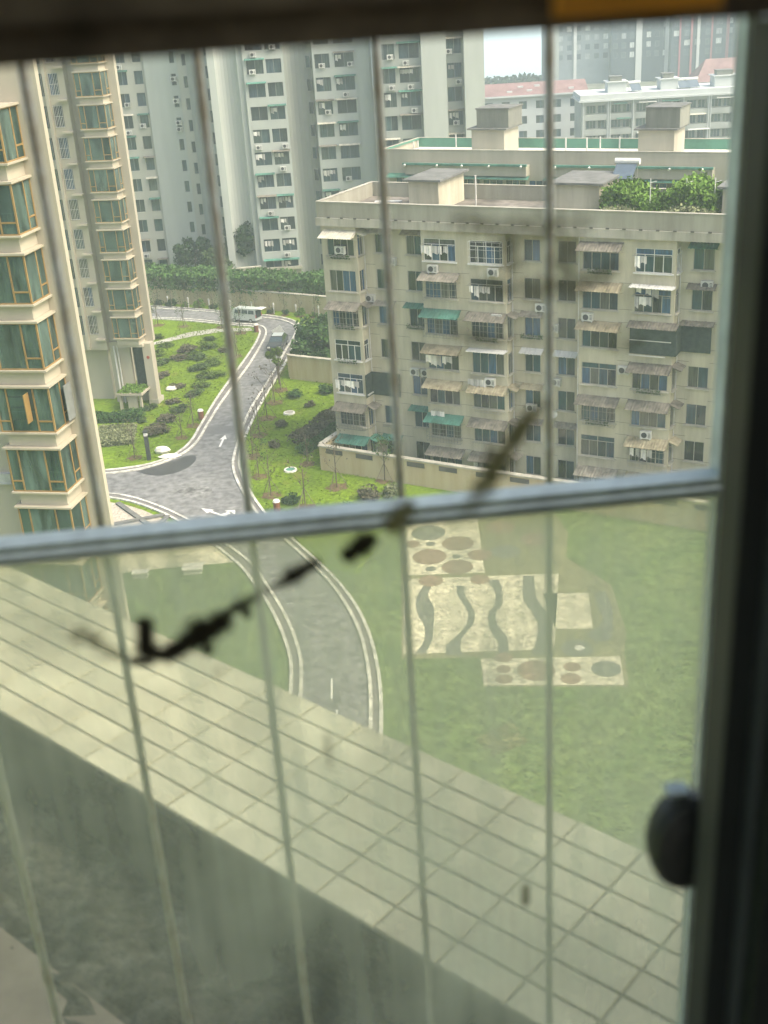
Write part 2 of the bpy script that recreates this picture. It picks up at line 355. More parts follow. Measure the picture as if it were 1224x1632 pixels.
# ---------------------------------------------------------------- window, awning, air conditioner (parts of buildings; origin at sill centre, front = -y)
def window(parent, x, y, z, w, h, n=2, tr=0.0, fm='frame_alu', pm='pane', rz=0.0, sill=True, name='window', t=.05):
    def fr(mb):
        d = .05
        mb.box(-w/2, -w/2+t, -d, d, 0, h); mb.box(w/2-t, w/2, -d, d, 0, h)
        mb.box(-w/2+t, w/2-t, -d, d, h-t, h); mb.box(-w/2+t, w/2-t, -d, d, 0, t)
        top = h-t
        if tr: mb.box(-w/2+t, w/2-t, -d+.004, d, h-tr, h-tr+t); top = h-tr
        for i in range(1, n):
            cx = -w/2 + w*i/n; mb.box(cx-t*.5, cx+t*.5, -d+.008, d, t, top)
            if tr and i % 2 == 0: mb.box(cx-t*.5, cx+t*.5, -d+.008, d, h-tr+t, h-t)
        return mb
    o = link(name, unit(f'win_{w:.2f}_{h:.2f}_{n}_{tr:.2f}_{t:.2f}_{fm}', fr, fm), parent, (x, y, z), rz)
    pw = w/n; ph = h - tr
    me = unit(f'pane_{pw:.2f}_{ph:.2f}_{pm}', lambda mb: mb.box(-pw/2+.004, pw/2-.004, -.012, .012, .01, ph-.01), pm)
    for i in range(n): link('pane', me, o, (-w/2+pw*(i+.5), .015*(i % 2), 0))
    if tr:
        me2 = unit(f'tpane_{w:.2f}_{tr:.2f}_{pm}', lambda mb: mb.box(-w/2+.01, w/2-.01, -.012, .012, .01, tr-.01), pm)
        link('pane', me2, o, (0, .006, h-tr))
    if sill:
        link('sill', unit(f'sill_{w:.2f}_{fm}', lambda mb: mb.box(-w/2-.12, w/2+.12, -.24, -.052, -.10, -.01), 'wall_cap' if fm != 'frame_white' else 'frame_white'), o, (0, 0, 0))
    return o
def awning(parent, x, y, z, w, m, dep=.85, drop=.32, rz=0.0, tilt=0.0):
    """corrugated sheet sloping out from the wall on two brackets"""
    def sh(mb):
        n = max(8, int(w/.11)); top = []; bot = []
        for i in range(n+1):
            a = -w/2 + w*i/n; o = .018 if i % 2 else -.018
            rag = .05*math.sin(i*2.3)+.03*math.sin(i*5.1)
            top.append((a, 0, o)); bot.append((a, -dep+rag*.6, -drop+o))
        for i in range(n):
            mb.face([top[i], bot[i], bot[i+1], top[i+1]])
            q = [(p[0], p[1], p[2]-.02) for p in (top[i], top[i+1], bot[i+1], bot[i])]; mb.face(q)
            mb.face([bot[i], (bot[i][0], bot[i][1], bot[i][2]-.03), (bot[i+1][0], bot[i+1][1], bot[i+1][2]-.03), bot[i+1]])
        for sx in (-1, 1):
            a = sx*(w/2-.04); mb.cyl((a, 0, -drop*1.6), (a, -dep*.93, -drop-.03), .018, n=4); mb.cyl((a, 0, -.04), (a, -dep*.93, -drop-.035), .016, n=4)
            mb.face([(a, 0, -.02), (a, -dep, -drop), (a, -dep*.4, -drop*1.0)])
        return mb
    return link('awning', unit(f'awn_{w:.2f}_{m}_{dep:.2f}_{drop:.2f}', sh, m), parent, (x, y, z), (0, tilt, rz))
def ac(parent, x, y, z, rz=0.0, s=1.0, name='air_conditioner'):
    o = link(name, unit('ac_body', lambda mb: mb.box(-.42, .42, -.32, 0, 0, .58).box(-.36, -.30, -.30, .06, -.08, 0).box(.30, .36, -.30, .06, -.08, 0), 'ac_white'), parent, (x, y, z), rz, (s, s, s))
    def fan(mb):
        mb.cyl((-.1, -.322, .29), (-.1, -.335, .29), .22, n=12)
        for k in range(4): mb.box(.2, .38, -.33, -.321, .12+k*.1, .16+k*.1)
        return mb
    link('fan_grille', unit('ac_fan', fan, 'ac_dark'), o); return o
def cloth(parent, x, y, z, w, h, rz=0.0):
    def c(mb):
        n = 5
        for i in range(n):
            a, b = -w/2+w*i/n, -w/2+w*(i+1)/n; ya, yb = .03*math.sin(i*1.7), .03*math.sin((i+1)*1.7)
            mb.face([(a, ya, -h*(1-.1*math.sin(i))), (b, yb, -h*(1-.1*math.sin(i+1))), (b, yb, 0), (a, ya, 0)])
        return mb
    return link('laundry', unit(f'cloth_{w:.2f}_{h:.2f}', c, 'cloth'), parent, (x, y, z), rz)

# ================================================================= GROUND
structure(MB().face([(-1400,-60,0),(1400,-60,0),(1400,2500,0),(-1400,2500,0)]).build('ground', 'lawn'))
sheet('near_lawn', [(-30,79),(-11,78),(-2,73.5),(1,84.5),(17,84),(34,72),(40,30),(-30,30)], .003, 'lawn_near')
KR_OUT = [(-42,160.3),(-29.46,154.37),(-23.79,151.66),(-19.46,149.32),(-15.22,146.73),(-11.92,144.72),(-9.77,142.42),(-8.56,138.99),(-8.61,134.64),(-9.22,130.16),(-9.98,122.75),(-10.93,116.11),(-11.75,109.5),(-12.23,103.98),(-12.49,99.97),(-12.41,96.46),(-12.04,93.94),(-11.15,90.24),(-10.01,86.61),(-8.8,83.43),(-6.88,79.56),(-5.14,76.08),(-3.43,72.27),(-2.23,68.73),(-1.45,65.17),(-1.01,61.36),(-0.86,57.91),(-0.96,53.89),(-1.29,49.25),(-3,40),(-7,28)]
KR_IN = [(-42,159.2),(-29.3,153.35),(-23.67,150.67),(-19.36,148.36),(-15.12,145.49),(-11.85,143.51),(-10.03,141.33),(-9.15,138.57),(-9.28,134.8),(-9.88,130.3),(-10.67,122.89),(-11.58,116.24),(-12.42,110.18),(-12.82,104.59),(-12.93,100.03),(-12.93,96.52),(-12.55,93.56),(-11.65,90.03),(-10.56,86.56),(-9.4,83.52),(-7.49,79.65),(-5.73,76.16),(-4.0,72.35),(-2.78,68.62),(-2.0,65.24),(-1.58,61.43),(-1.45,57.98),(-1.55,54.0),(-1.85,49.3),(-3.6,40),(-7.6,28)]
KL_OUT = [(-42,154),(-28.44,147.81),(-22.99,145.3),(-17.16,141.87),(-14.76,140.73),(-13.74,139.36),(-13.43,137.09),(-13.74,132.17),(-14.48,126.23),(-15.41,119.72),(-16.19,113.76),(-16.86,106.88),(-17.38,101.78),(-18.57,98.71),(-20.29,97.05),(-22.39,96.38),(-24.55,96.17),(-27.85,96.14),(-40,96.3)]
KL_IN = [(-42,154.8),(-28.53,148.44),(-23.11,146.22),(-17.24,142.75),(-14.69,141.86),(-13.18,140.08),(-12.69,137.19),(-12.96,132.5),(-13.72,125.37),(-14.67,118.93),(-15.62,112.49),(-16.31,106.25),(-16.83,101.52),(-18.0,98.61),(-20.05,96.57),(-22.26,95.64),(-24.41,95.43),(-27.68,95.4),(-40,95.6)]
KB_IN = [(-40,96.2-3.4),(-27.05,92.2),(-23.29,91.0),(-21.31,90.16),(-19.23,88.55),(-16.85,86.2),(-14.51,83.36),(-11.96,79.65),(-9.81,76.14),(-8.29,72.19),(-7.37,69.57),(-6.51,66.61),(-5.92,63.87),(-5.64,61.77),(-5.56,57.79),(-5.82,52.96),(-7.4,42),(-11,30)]
KB_OUT = [(-40,92),(-26.8,91.35),(-23.14,90.19),(-21.12,89.2),(-19.1,87.6),(-17.15,85.6),(-15.04,82.87),(-12.55,79.22),(-10.45,75.63),(-8.92,71.91),(-7.99,69.38),(-7.1,66.3),(-6.5,63.6),(-6.22,61.5),(-6.15,57.6),(-6.42,52.8),(-8,42.2),(-11.6,30.2)]
lines = {k: smooth_line(v) for k, v in dict(KR_OUT=KR_OUT, KR_IN=KR_IN, KL_OUT=KL_OUT, KL_IN=KL_IN, KB_IN=KB_IN, KB_OUT=KB_OUT).items()}
# the road is laid as two strips that meet at the fork
i_f = min(range(len(lines['KR_IN'])), key=lambda i: abs(lines['KR_IN'][i][1]-94.0) + (0 if lines['KR_IN'][i][0] > -14 else 99))
sheet('road', lines['KR_IN'] + lines['KB_IN'][::-1] + [(-40, 95.6)] + lines['KL_IN'][::-1], .006, 'asphalt')
for nm, a, b in (('RIGHT', 'KR_IN', 'KR_OUT'), ('LEFT', 'KL_IN', 'KL_OUT'), ('NEAR', 'KB_IN', 'KB_OUT')):
    mb = MB()
    A, B = lines[a], lines[b]; n = min(len(A), len(B))
    for i in range(n-1): mb.face([(*A[i], .05), (*A[i+1], .05), (*B[i+1], .05), (*B[i], .05)])
    structure(mb.build('pavement', 'kerb_strip'))
    structure(strip(strip(MB(), A, .11, 0, .12), B, .11, 0, .13).build('kerb', 'kerb'))
sheet('wet_road_patch', smooth_line([(-21.3,95.5),(-19.6,94.35),(-17.99,94.5),(-16.79,95.73),(-16.34,97.42),(-16.6,98.6),(-17.6,98.3),(-18.69,97.3),(-20.3,96.2),(-21.3,95.5)]), .010, 'asphalt_wet')
sheet('road_repair', smooth_line([(-17.2,105.9),(-13.1,105.6),(-13.4,103.6),(-16.9,104.1),(-17.2,105.9)], 2), .009, 'asphalt_new')
sheet('chalky_patch', smooth_line([(-17.4,91.0),(-15.6,91.6),(-14.2,90.6),(-14.4,88.6),(-15.6,88.9),(-16.6,89.8),(-17.4,91.0)]), .009, 'asphalt_pale')
# painted arrows
def arrow(cx, cy, ang, L, wd, turn=0):
    mb = MB(); c, s = math.cos(ang), math.sin(ang)
    T = lambda p: (cx + p[0]*c - p[1]*s, cy + p[0]*s + p[1]*c, .011)
    mb.face([T((0,-wd*.28)), T((L*.62,-wd*.28)), T((L*.62,wd*.28)), T((0,wd*.28))])
    mb.face([T((L*.62,-wd)), T((L,0)), T((L*.62,wd))])
    if turn: mb.face([T((.2,-wd*.28)), T((.2,-wd*2.4)), T((.55,-wd*2.4)), T((.75,-wd*.28))]); mb.face([T((-.25,-wd*2.0)), T((.4,-wd*3.6)), T((1.0,-wd*2.0))])
    return structure(mb.build('road_marking', 'road_paint'))
arrow(-14.5, 100.3, math.radians(86), 3.0, .34)
arrow(-12.4, 84.7, math.radians(138), 3.0, .36, 1)
def dash(x0, y0, x1, y1, wd=.12):
    d = Vector((x1-x0, y1-y0)).normalized(); q = Vector((-d.y, d.x))*wd/2
    structure(MB().face([(x0-q.x,y0-q.y,.011),(x0+q.x,y0+q.y,.011),(x1+q.x,y1+q.y,.011),(x1-q.x,y1-q.y,.011)]).build('road_marking', 'road_paint'))
dash(-3.75, 60.2, -3.72, 58.0); dash(-3.4, 56.8, -3.45, 54.8)
sheet('far_path', [(-29,134.5),(-25.99,136.6),(-22.33,139.97),(-19.38,141.0),(-14.9,140.4),(-14.3,138.9),(-18.42,139.3),(-22.05,137.9),(-25.72,135.5),(-29,133)], .008, 'path_stone')
# gravel corner with three crossed beams
sheet('gravel_bed', [(-30,90.2),(-26.56,90.34),(-23.01,89.4),(-21.12,88.5),(-19.37,87.1),(-17.35,85.0),(-15.24,82.4),(-12.9,79.0),(-30,80.6)], .008, 'gravel')
for i, (a, b) in enumerate((((-21.67,88.68),(-17.2,82.2)), ((-22.4,84.1),(-17.43,85.69)), ((-17.09,85.4),(-18.3,81.6)))):
    d = Vector((b[0]-a[0], b[1]-a[1])); o = MB().box(0, d.length, -.2, .2, .005, .16).build('concrete_beam', 'slab_dark', None, (*a, .012*i), math.atan2(d.y, d.x))
    tag(o, ['long dark beam slanting down across the gravel corner', 'dark beam lying flat across the middle of the gravel corner', 'short dark beam at the tip of the gravel corner'][i], 'beam')
sheet('near_pavement', [(-24,79.6),(-12.9,80.2),(-11.3,77.3),(-10.9,76.6),(-16.61,76.3),(-19.28,76.0),(-24,75.8)], .012, 'plaza_cream')
for (x, y, wd, dp) in ((-13.9, 75.5, 1.3, .9), (-17.6, 75.2, 1.0, .5)):
    o = MB().box(-wd/2, wd/2, -dp/2, dp/2, 0, .35).box(-wd/2-.08, wd/2+.08, -dp/2-.08, dp/2+.08, .35, .45).build('stone_seat', 'white_stone', None, (x, y, 0))
    tag(o, 'large pale stone seat at the lawn edge below the pale pavement' if wd > 1.1 else 'small pale stone seat at the lawn edge below the pale pavement', 'seat')

# ---- plaza with wavy bands and discs
sheet('plaza', [(1.34,83.5),(12.9,82.6),(13.4,78),(12.6,74),(14.9,69.58),(14.6,63.5),(13.95,61.0),(13.44,57.25),(5.12,58.22),(5.26,61.47),(0.5,61.9)], .008, 'plaza_ground')
sheet('plaza_panel', [(1.07,72.3),(11.7,71.68),(9.85,61.9),(0.63,62.4)], .012, 'plaza_cream')
sheet('plaza_panel', [(1.5,82.9),(7.1,82.5),(6.7,72.5),(1.2,72.8)], .012, 'plaza_cream')
sheet('plaza_panel', [(5.3,61.3),(13.6,60.6),(13.2,57.5),(5.2,58.4)], .012, 'plaza_cream')
sheet('plaza_panel', [(10.2,69),(13.2,68.7),(12.6,64),(10.3,64.3)], .012, 'plaza_cream')
WAVES = [([(2.37,71.15),(1.81,69.47),(1.75,67.46),(2.12,65.49),(1.94,63.68),(1.34,62.43)],[(2.95,71.07),(2.58,69.71),(2.87,67.98),(2.67,65.42),(2.5,63.91),(2.02,62.34)]),
 ([(4.61,70.84),(4.58,69.45),(5.02,67.37),(4.87,65.77),(4.15,64.31),(3.37,63.2),(3.23,61.99)],[(5.16,70.77),(5.07,69.38),(5.45,67.31),(5.29,65.72),(4.53,64.26),(4.2,63.1),(4.22,61.87)]),
 ([(6.67,71.28),(7.09,69.8),(6.87,67.79),(6.36,66.87),(6.19,64.82),(6.53,63.41),(6.37,61.61)],[(7.52,71.35),(7.58,69.74),(7.35,67.73),(6.84,66.8),(6.74,65.22),(7.17,63.63),(7.04,61.53)]),
 ([(9.25,71.66),(8.83,68.54),(9.11,66.51),(9.28,64.9),(8.94,63.11),(8.4,61.42)],[(9.99,71.55),(9.71,68.42),(10.05,66.39),(9.97,64.81),(9.62,63.02),(9.11,61.34)]),
 ([(13.57,68.59),(13.43,66.6),(13.44,64.99),(12.54,63.56)],[(14.35,68.83),(14.29,66.49),(13.99,64.61),(13.48,62.84)])]
for a, b in WAVES: sheet('wave_paving', smooth_line(a) + smooth_line(b)[::-1], .016, 'plaza_grey')
DISCS = [(3.21,79.44,1.28,'g'),(5.24,77.34,1.16,'b'),(3.05,75.48,1.22,'b'),(4.89,73.6,1.1,'b'),(1.83,77.67,.63,'b'),(6.65,75.25,.87,'b'),(2.91,71.79,.84,'b'),(6.27,71.52,.67,'b'),(3.27,77.54,.36,'g'),(4.97,75.21,.28,'g'),(3.02,73.56,.38,'g'),(6.69,61.3,.55,'b'),(8.4,59.6,1.13,'b'),(10.58,59.76,.52,'b'),(6.52,60.0,.44,'b'),(6.42,58.9,.5,'b'),(10.28,58.5,.6,'b'),(11.23,61.8,.98,'g'),(12.52,59.3,.88,'g'),(12.94,63.21,.75,'g'),(8.6,79.6,1.1,'b'),(10.9,77.2,1.1,'b'),(8.5,75.5,1.1,'g')]
for i, (x, y, r, c) in enumerate(DISCS):
    structure(MB().face([(x+r*math.cos(a), y+r*math.sin(a), .020+.0015*(i % 2)) for a in np.linspace(0, 2*math.pi, 28)[:-1]]).build('disc_paving', 'plaza_brown' if c == 'b' else 'plaza_grey'))
structure(MB().face([(11.39+.3*math.cos(a), 61.84+.3*math.sin(a), .026) for a in np.linspace(0, 2*math.pi, 20)[:-1]]).build('disc_paving', 'white_stone'))
sheet('lawn_path', [(4.2,53.2),(6.3,54.6),(7.0,52.6),(4.9,51.4)], .008, 'worn_grass')

# ---- lake sheet added in place of bright sky, and far ground
sheet('far_ground', [(-300,172),(300,172),(420,458),(-420,458)], .004, 'town_ground')
structure(MB().face([(-500,462,.03),(500,462,.03),(700,2300,.03),(-700,2300,.03)]).build('sky_patch', 'water'))

# ================================================================= FOLIAGE
def leaf_mesh(name, pts, size, m, up=.25):
    """one small quad leaf at every point"""
    n = len(pts); nrm = rng.normal(size=(n,3)); nrm[:,2] += up; nrm /= np.linalg.norm(nrm, axis=1)[:,None]
    a = np.cross(nrm, rng.normal(size=(n,3))); a /= np.linalg.norm(a, axis=1)[:,None]; b = np.cross(nrm, a)
    s = size*rng.uniform(.6, 1.4, (n,1)); a = a*s; b = b*s*.6
    V = np.stack([pts-a, pts-b, pts+a, pts+b], 1).reshape(-1,3)
    me = bpy.data.meshes.new(name); me.from_pydata(V.tolist(), [], np.arange(4*n).reshape(-1,4).tolist()); me.materials.append(MATS[m]); return me
def clumps(n, k, rad, cr, zc=0.0, flat=1.0):
    """n points gathered in k clumps spread through a ball"""
    c = rng.normal(size=(k,3)); c /= np.linalg.norm(c, axis=1)[:,None]; c *= (rng.uniform(.35, 1, (k,1))**.6)*rad
    r = cr*rng.uniform(.6, 1.3, k); idx = rng.integers(0, k, n)
    p = rng.normal(size=(n,3)); p /= np.linalg.norm(p, axis=1)[:,None]; p *= (rng.uniform(.3, 1, (n,1))**.5)*r[idx][:,None]
    q = c[idx]+p; q[:,2] = q[:,2]*flat+zc; return q
def tree(name, label, x, y, h, rad, m, nl=5000, k=26, ls=.22, group=None, z=0, flat=.9):
    t = thing(name, label, 'tree', (x, y, z), random.uniform(0, 6), group)
    mb = MB(); mb.cyl((0,0,0), (.1,.05,h*.5), h*.025, h*.017, 7)
    for i in range(7):
        a = random.uniform(0, 6.28); r = rad*random.uniform(.4, .8); z0 = h*random.uniform(.28, .5)
        mb.cyl((.05,.02,z0), (r*math.cos(a), r*math.sin(a), z0+h*random.uniform(.2,.38)), h*.011, h*.004, 5)
    mb.build('trunk', 'bark', t)
    p = clumps(nl, k, rad, rad*.38, h-rad*flat, flat); p = p[p[:,2] > h*.12]
    link('crown', leaf_mesh('crown', p, ls, m), t); return t
SAPS = {}
def sapling(label, x, y, h=3.6, leaves=0, group='young staked trees on the lawns', var=0):
    key = (var, leaves)
    if key not in SAPS:
        r = random.Random(50+var); mb = MB(); mb.cyl((0,0,0), (.06,0,3.0), .05, .03, 6); tips = []
        for i in range(11):
            z0 = 1.2+i*.19; a = r.uniform(0, 6.28); L = r.uniform(.45, .95)
            e = (L*math.cos(a), L*math.sin(a), z0+L*1.1); mb.cyl((.04,0,z0), e, .016, .007, 4); tips.append(e)
            for j in range(2):
                b = a+r.uniform(-1,1); f = (e[0]*.6+.3*math.cos(b), e[1]*.6+.3*math.sin(b), z0+L*.66+.4); mb.cyl((e[0]*.6,e[1]*.6,z0+L*.66), f, .009, .005, 4); tips.append(f)
        tr = mb.mesh('trunk', 'bark'); st = MB()
        for a in (0.3, 2.4, 4.5): st.cyl((.85*math.cos(a), .85*math.sin(a), 0), (.05*math.cos(a), .05*math.sin(a), 1.5), .025, n=5)
        pts = np.array([np.array(tips[r.randrange(len(tips))])+np.array([r.gauss(0,.2) for _ in range(3)]) for _ in range(max(leaves, 60))])
        SAPS[key] = (tr, st.mesh('stakes', 'stake'), leaf_mesh('crown', pts, .085, 'leaf' if leaves > 100 else 'leaf_purple'))
    tr, st, cr = SAPS[key]; t = thing('young_tree', label, 'tree', (x, y, 0), random.uniform(0, 6), group); s = h/3.9; t.scale = (s, s, s)
    link('trunk', tr, t); link('support_stake', st, t); link('soil_ring', unit('soil_ring', lambda mb: mb.face([((.75+.12*math.sin(a*5))*math.cos(a), (.75+.12*math.sin(a*5))*math.sin(a), .03) for a in np.linspace(0, 6.283, 21)[:-1].tolist()]), 'earth'), t); link('crown', cr, t); return t
SHR = {}
def shrub(name, label, x, y, r, m, z=0, group=None, hgt=.8, dens=1.0):
    key = (m, random.randrange(3))
    if key not in SHR:
        p = clumps(int(900*dens), 12, .62, .42, .5, .75); p = p[p[:,2] > .02]
        st = MB()
        for i in range(5):
            a = i*1.3; st.cyl((0,0,0), (.5*math.cos(a), .5*math.sin(a), .7), .03, .012, 4)
        SHR[key] = (leaf_mesh('foliage', p, .10, m), st.mesh('stems', 'bark'))
    f, s = SHR[key]; t = thing(name, label, 'shrub', (x, y, z), random.uniform(0, 6), group); t.scale = (r, r, r*hgt)
    link('foliage', f, t); link('stems', s, t); return t
def hedge(name, label, x, y, L, D, Hh, rz, m, n, ls=.1, z=0, cat='hedge', bump=.25):
    t = thing(name, label, cat, (x, y, z), rz)
    p = rng.uniform(0, 1, (n,3)); f = rng.integers(0, 4, n)
    p[:,2] = np.where(f < 2, rng.uniform(.82, 1, n), p[:,2]); p[:,1] = np.where(f == 2, rng.uniform(0, .15, n), p[:,1])
    top = 1+bump*np.sin(p[:,0]*L*1.1+1)*np.sin(p[:,0]*L*.37)+bump*.5*rng.normal(size=n)*.5
    q = np.stack([(p[:,0]-.5)*L, (p[:,1]-.5)*D, p[:,2]*Hh*top], 1)
    link('foliage', leaf_mesh('foliage', q, ls, m), t)
    mb = MB()
    for i in range(max(4, int(L/1.2))):
        a = (i+.5)/max(4, int(L/1.2))-.5; mb.cyl((a*L, 0, 0), (a*L+.1, .1, Hh*.8), .04, .02, 4)
    mb.build('stems', 'bark', t)
    return t

# ================================================================= MAIN SEVEN-STOREY BLOCK
UX = Vector((.8753, -.4835)); AX = math.atan2(UX.y, UX.x)            # along the front, to the right
def fr_pt(along, perp):                                              # frame shared by the parallel blocks
    u = Vector((-.8753, .4835)); n = Vector((-.4835, -.8753)); return u*along + n*perp
o2 = fr_pt(49.1, -81.9)
blk = thing('apartment_block', 'seven-storey dirty beige apartment block with patched awnings behind the garden wall', 'building', (o2.x, o2.y, 0), AX)
VOL = [(-.3, 2.9), (8.6, 15.6), (21.4, 28.4), (34.2, 37.6)]
SILL = [17.77-2.9*k for k in range(7)]
BAYS = [('A', .2, 2.65), ('B', 8.8, 11.5), ('C', 12.65, 15.35), ('D', 21.6, 24.3), ('E', 25.5, 28.15), ('F', 34.6, 37.2)]
WINS = [('a', 3.9, 5.3), ('b', 6.7, 8.1), ('c', 16.6, 17.9), ('d', 19.3, 20.7), ('e', 29.3, 30.8), ('f', 32.2, 33.6)]
ZB, ZT = -1.2, 20.15
mb = MB()
for (a0, a1) in VOL:
    holes = [(x0, x1, s, s+1.72) for (_, x0, x1) in BAYS if a0 <= x0 < a1 for s in SILL]
    mb.wall(a0, a1, ZB, ZT, holes, .16, lambda a, d, z: (a, d, z))
edges = [(2.9, 8.6), (15.6, 21.4), (28.4, 34.2)]
for (a0, a1) in edges:
    holes = [(x0, x1, s+.1, s+1.72) for (_, x0, x1) in WINS if a0 <= x0 < a1 for s in SILL]
    mb.wall(a0, a1, ZB, ZT, holes, .16, lambda a, d, z: (a, 1.2+d, z))
    X = a0; mb.wall(0, 1.2, ZB, ZT, [(.22, 1.02, s, s+1.72) for s in SILL], .14, lambda a, d, z: (X-d, a, z))
    mb.face([(a1, 0, ZB), (a1, 0, ZT), (a1, 1.2, ZT), (a1, 1.2, ZB)])
mb.face([(-.3, 0, ZB), (-.3, 0, ZT), (-.3, 9.2, ZT), (-.3, 9.2, ZB)]); mb.face([(37.6, 0, ZB), (37.6, 9.2, ZB), (37.6, 9.2, ZT), (37.6, 0, ZT)])
mb.face([(-.3, 9.2, ZB), (-.3, 9.2, ZT), (37.6, 9.2, ZT), (37.6, 9.2, ZB)])
mb.build('wall', 'block_wall', blk)
# roof: eave band, parapet, deck
MB().box(-.55, 37.8, -.3, 9.4, 20.15, 20.78).build('eave_band', 'block_trim', blk)
pb = MB(); pb.box(-.45, 37.7, -.16, .10, 20.78, 22.0); pb.box(-.45, -.2, .10, 9.2, 20.78, 22.0); pb.box(37.45, 37.7, .10, 9.2, 20.78, 22.0); pb.box(-.2, 37.45, 8.98, 9.2, 20.78, 22.0)
pb.build('parapet', 'parapet_grey', blk)
cp = MB(); cp.box(-.5, 37.75, -.21, .14, 22.0, 22.05); cp.box(-.5, -.16, .14, 8.95, 22.0, 22.05); cp.box(-.5, 37.75, 8.95, 9.25, 22.0, 22.05); cp.build('parapet_cap', 'block_trim', blk)
MB().box(-.2, 37.45, .10, 8.98, 20.79, 20.86).build('roof_deck', 'roof_deck', blk)
def joint(w_, x, y, z): link('render_joint', unit(f'joint_{w_:.2f}', lambda mb: mb.box(0, w_, 0, .028, 0, .025), 'joint'), blk, (x, y, z))
for s in SILL[1:]:
    for zz in (s+1.95, s+.02-.1*0):
        for (a0, a1) in VOL[1:3]: joint(1.05, 11.55 if a0 < 10 else 24.35, -.008, zz+.1)
        for (a0, a1) in edges: joint(1.25, a0+2.45, 1.192, zz+.1); joint(.93, a0+.02, 1.192, zz+.1)
me = MB().box(-.12, .12, -.06, 0, -.05, .06).mesh('weep_outlet', 'joint')
for i in range(30): link('weep_outlet', me, blk, (.7+i*1.2, -.30, 20.83))
# downpipes
for X_ in (2.98, 15.68, 28.48):
    for k in range(7):
        s = SILL[k]; MB().cyl((X_, 1.08, s-1.4), (X_, 1.08, s+1.45), .05, n=6).build('downpipe', 'bar_white', blk)
MB().cyl((21.32, .0, ZB), (21.32, .0, 20.1), .045, n=6).build('downpipe', 'bar_white', blk)
# floor by floor: awning over each bay (None, p pale, d dirty, b beige, g green, w white flat), frame colour, transom
AW = dict(A='p.d..dg', B='.dgbbgd', C='..dwbdd', D='dbb.d.d', E='.w.ddbb', F='dgbddbd')
FW = dict(A='aaawwaa', B='waaaaaa', C='waaaaaa', D='aaaaaaa', E='waaaaaa', F='aaaaaaa')
TR = dict(A='...tt..', B='tt.....', C='tt.....', D='tt.t.t.', E='tt.....', F='.......')
AWM = dict(p='pale_sheet', d='dirty_sheet', b='beige_sheet', g='green_sheet', w='frame_white')
for (nm, x0, x1) in BAYS:
    for k, s in enumerate(SILL):
        w_ = x1-x0; fm = 'frame_white' if FW[nm][k] == 'w' else 'frame_alu'
        window(blk, (x0+x1)/2, .08, s, w_, 1.72, 4, .46 if TR[nm][k] == 't' else 0, fm)
        a = AW[nm][k]
        if a != '.': awning(blk, (x0+x1)/2+.05, -.01, s+2.05, w_+.6, AWM[a], 1.1 if a != 'w' else .85, .46 if a != 'w' else .06, tilt=random.uniform(-.012, .012))
        if nm in 'ACE':
            window(blk, x1+.3-.08 if nm != 'A' else 2.82, .62, s, .8, 1.72, 2, .46 if TR[nm][k] == 't' else 0, fm, rz=math.pi/2, sill=True)
            if a in 'pdbg' and a != '.': awning(blk, {'A': 2.91, 'C': 15.61, 'E': 28.41}[nm], .55, s+2.0, 1.3, AWM[a], .75, .30, rz=math.pi/2)
AWW = dict(a='p.d...g', b='b.g..g.', c='..dwbd.', d='...w.d.', e='gd.....', f='...d...')
for (nm, x0, x1) in WINS:
    for k, s in enumerate(SILL):
        window(blk, (x0+x1)/2, 1.28, s+.1, x1-x0, 1.62, 2, 0, 'frame_alu')
        a = AWW[nm][k]
        if a != '.': awning(blk, (x0+x1)/2, 1.19, s+2.05, x1-x0+.55, AWM[a], .7, .28)
for (x, y, z) in ((1.5, -.05, 18.0), (3.3, 1.18, 13.9), (7.05, 1.18, 8.0), (8.05, 1.18, 8.0), (30.4, 1.18, 16.6), (24.9, -.02, 10.2), (14.9, -.05, 13.4), (19.0, 1.18, 12.6), (17.2, 1.18, 6.0)): ac(blk, x, y, z)
for (x, z, w_, h_) in ((12.6, 8.65, .5, .5), (13.0, 8.65, .4, .6), (13.4, 8.65, .45, .55), (13.75, 8.65, .35, .6), (9.2, 5.6, .4, .5), (9.6, 5.6, .5, .4), (10.0, 5.6, .4, .5), (26.6, 16.9, .4, .6), (27.1, 16.9, .5, .8), (25.9, 16.9, .35, .5)):
    cloth(blk, x, -.35, z, w_, h_)
    MB().cyl((x, -.35, z+.01), (x, 0, z+.05), .012, n=4).build('drying_pole', 'frame_grey', blk)
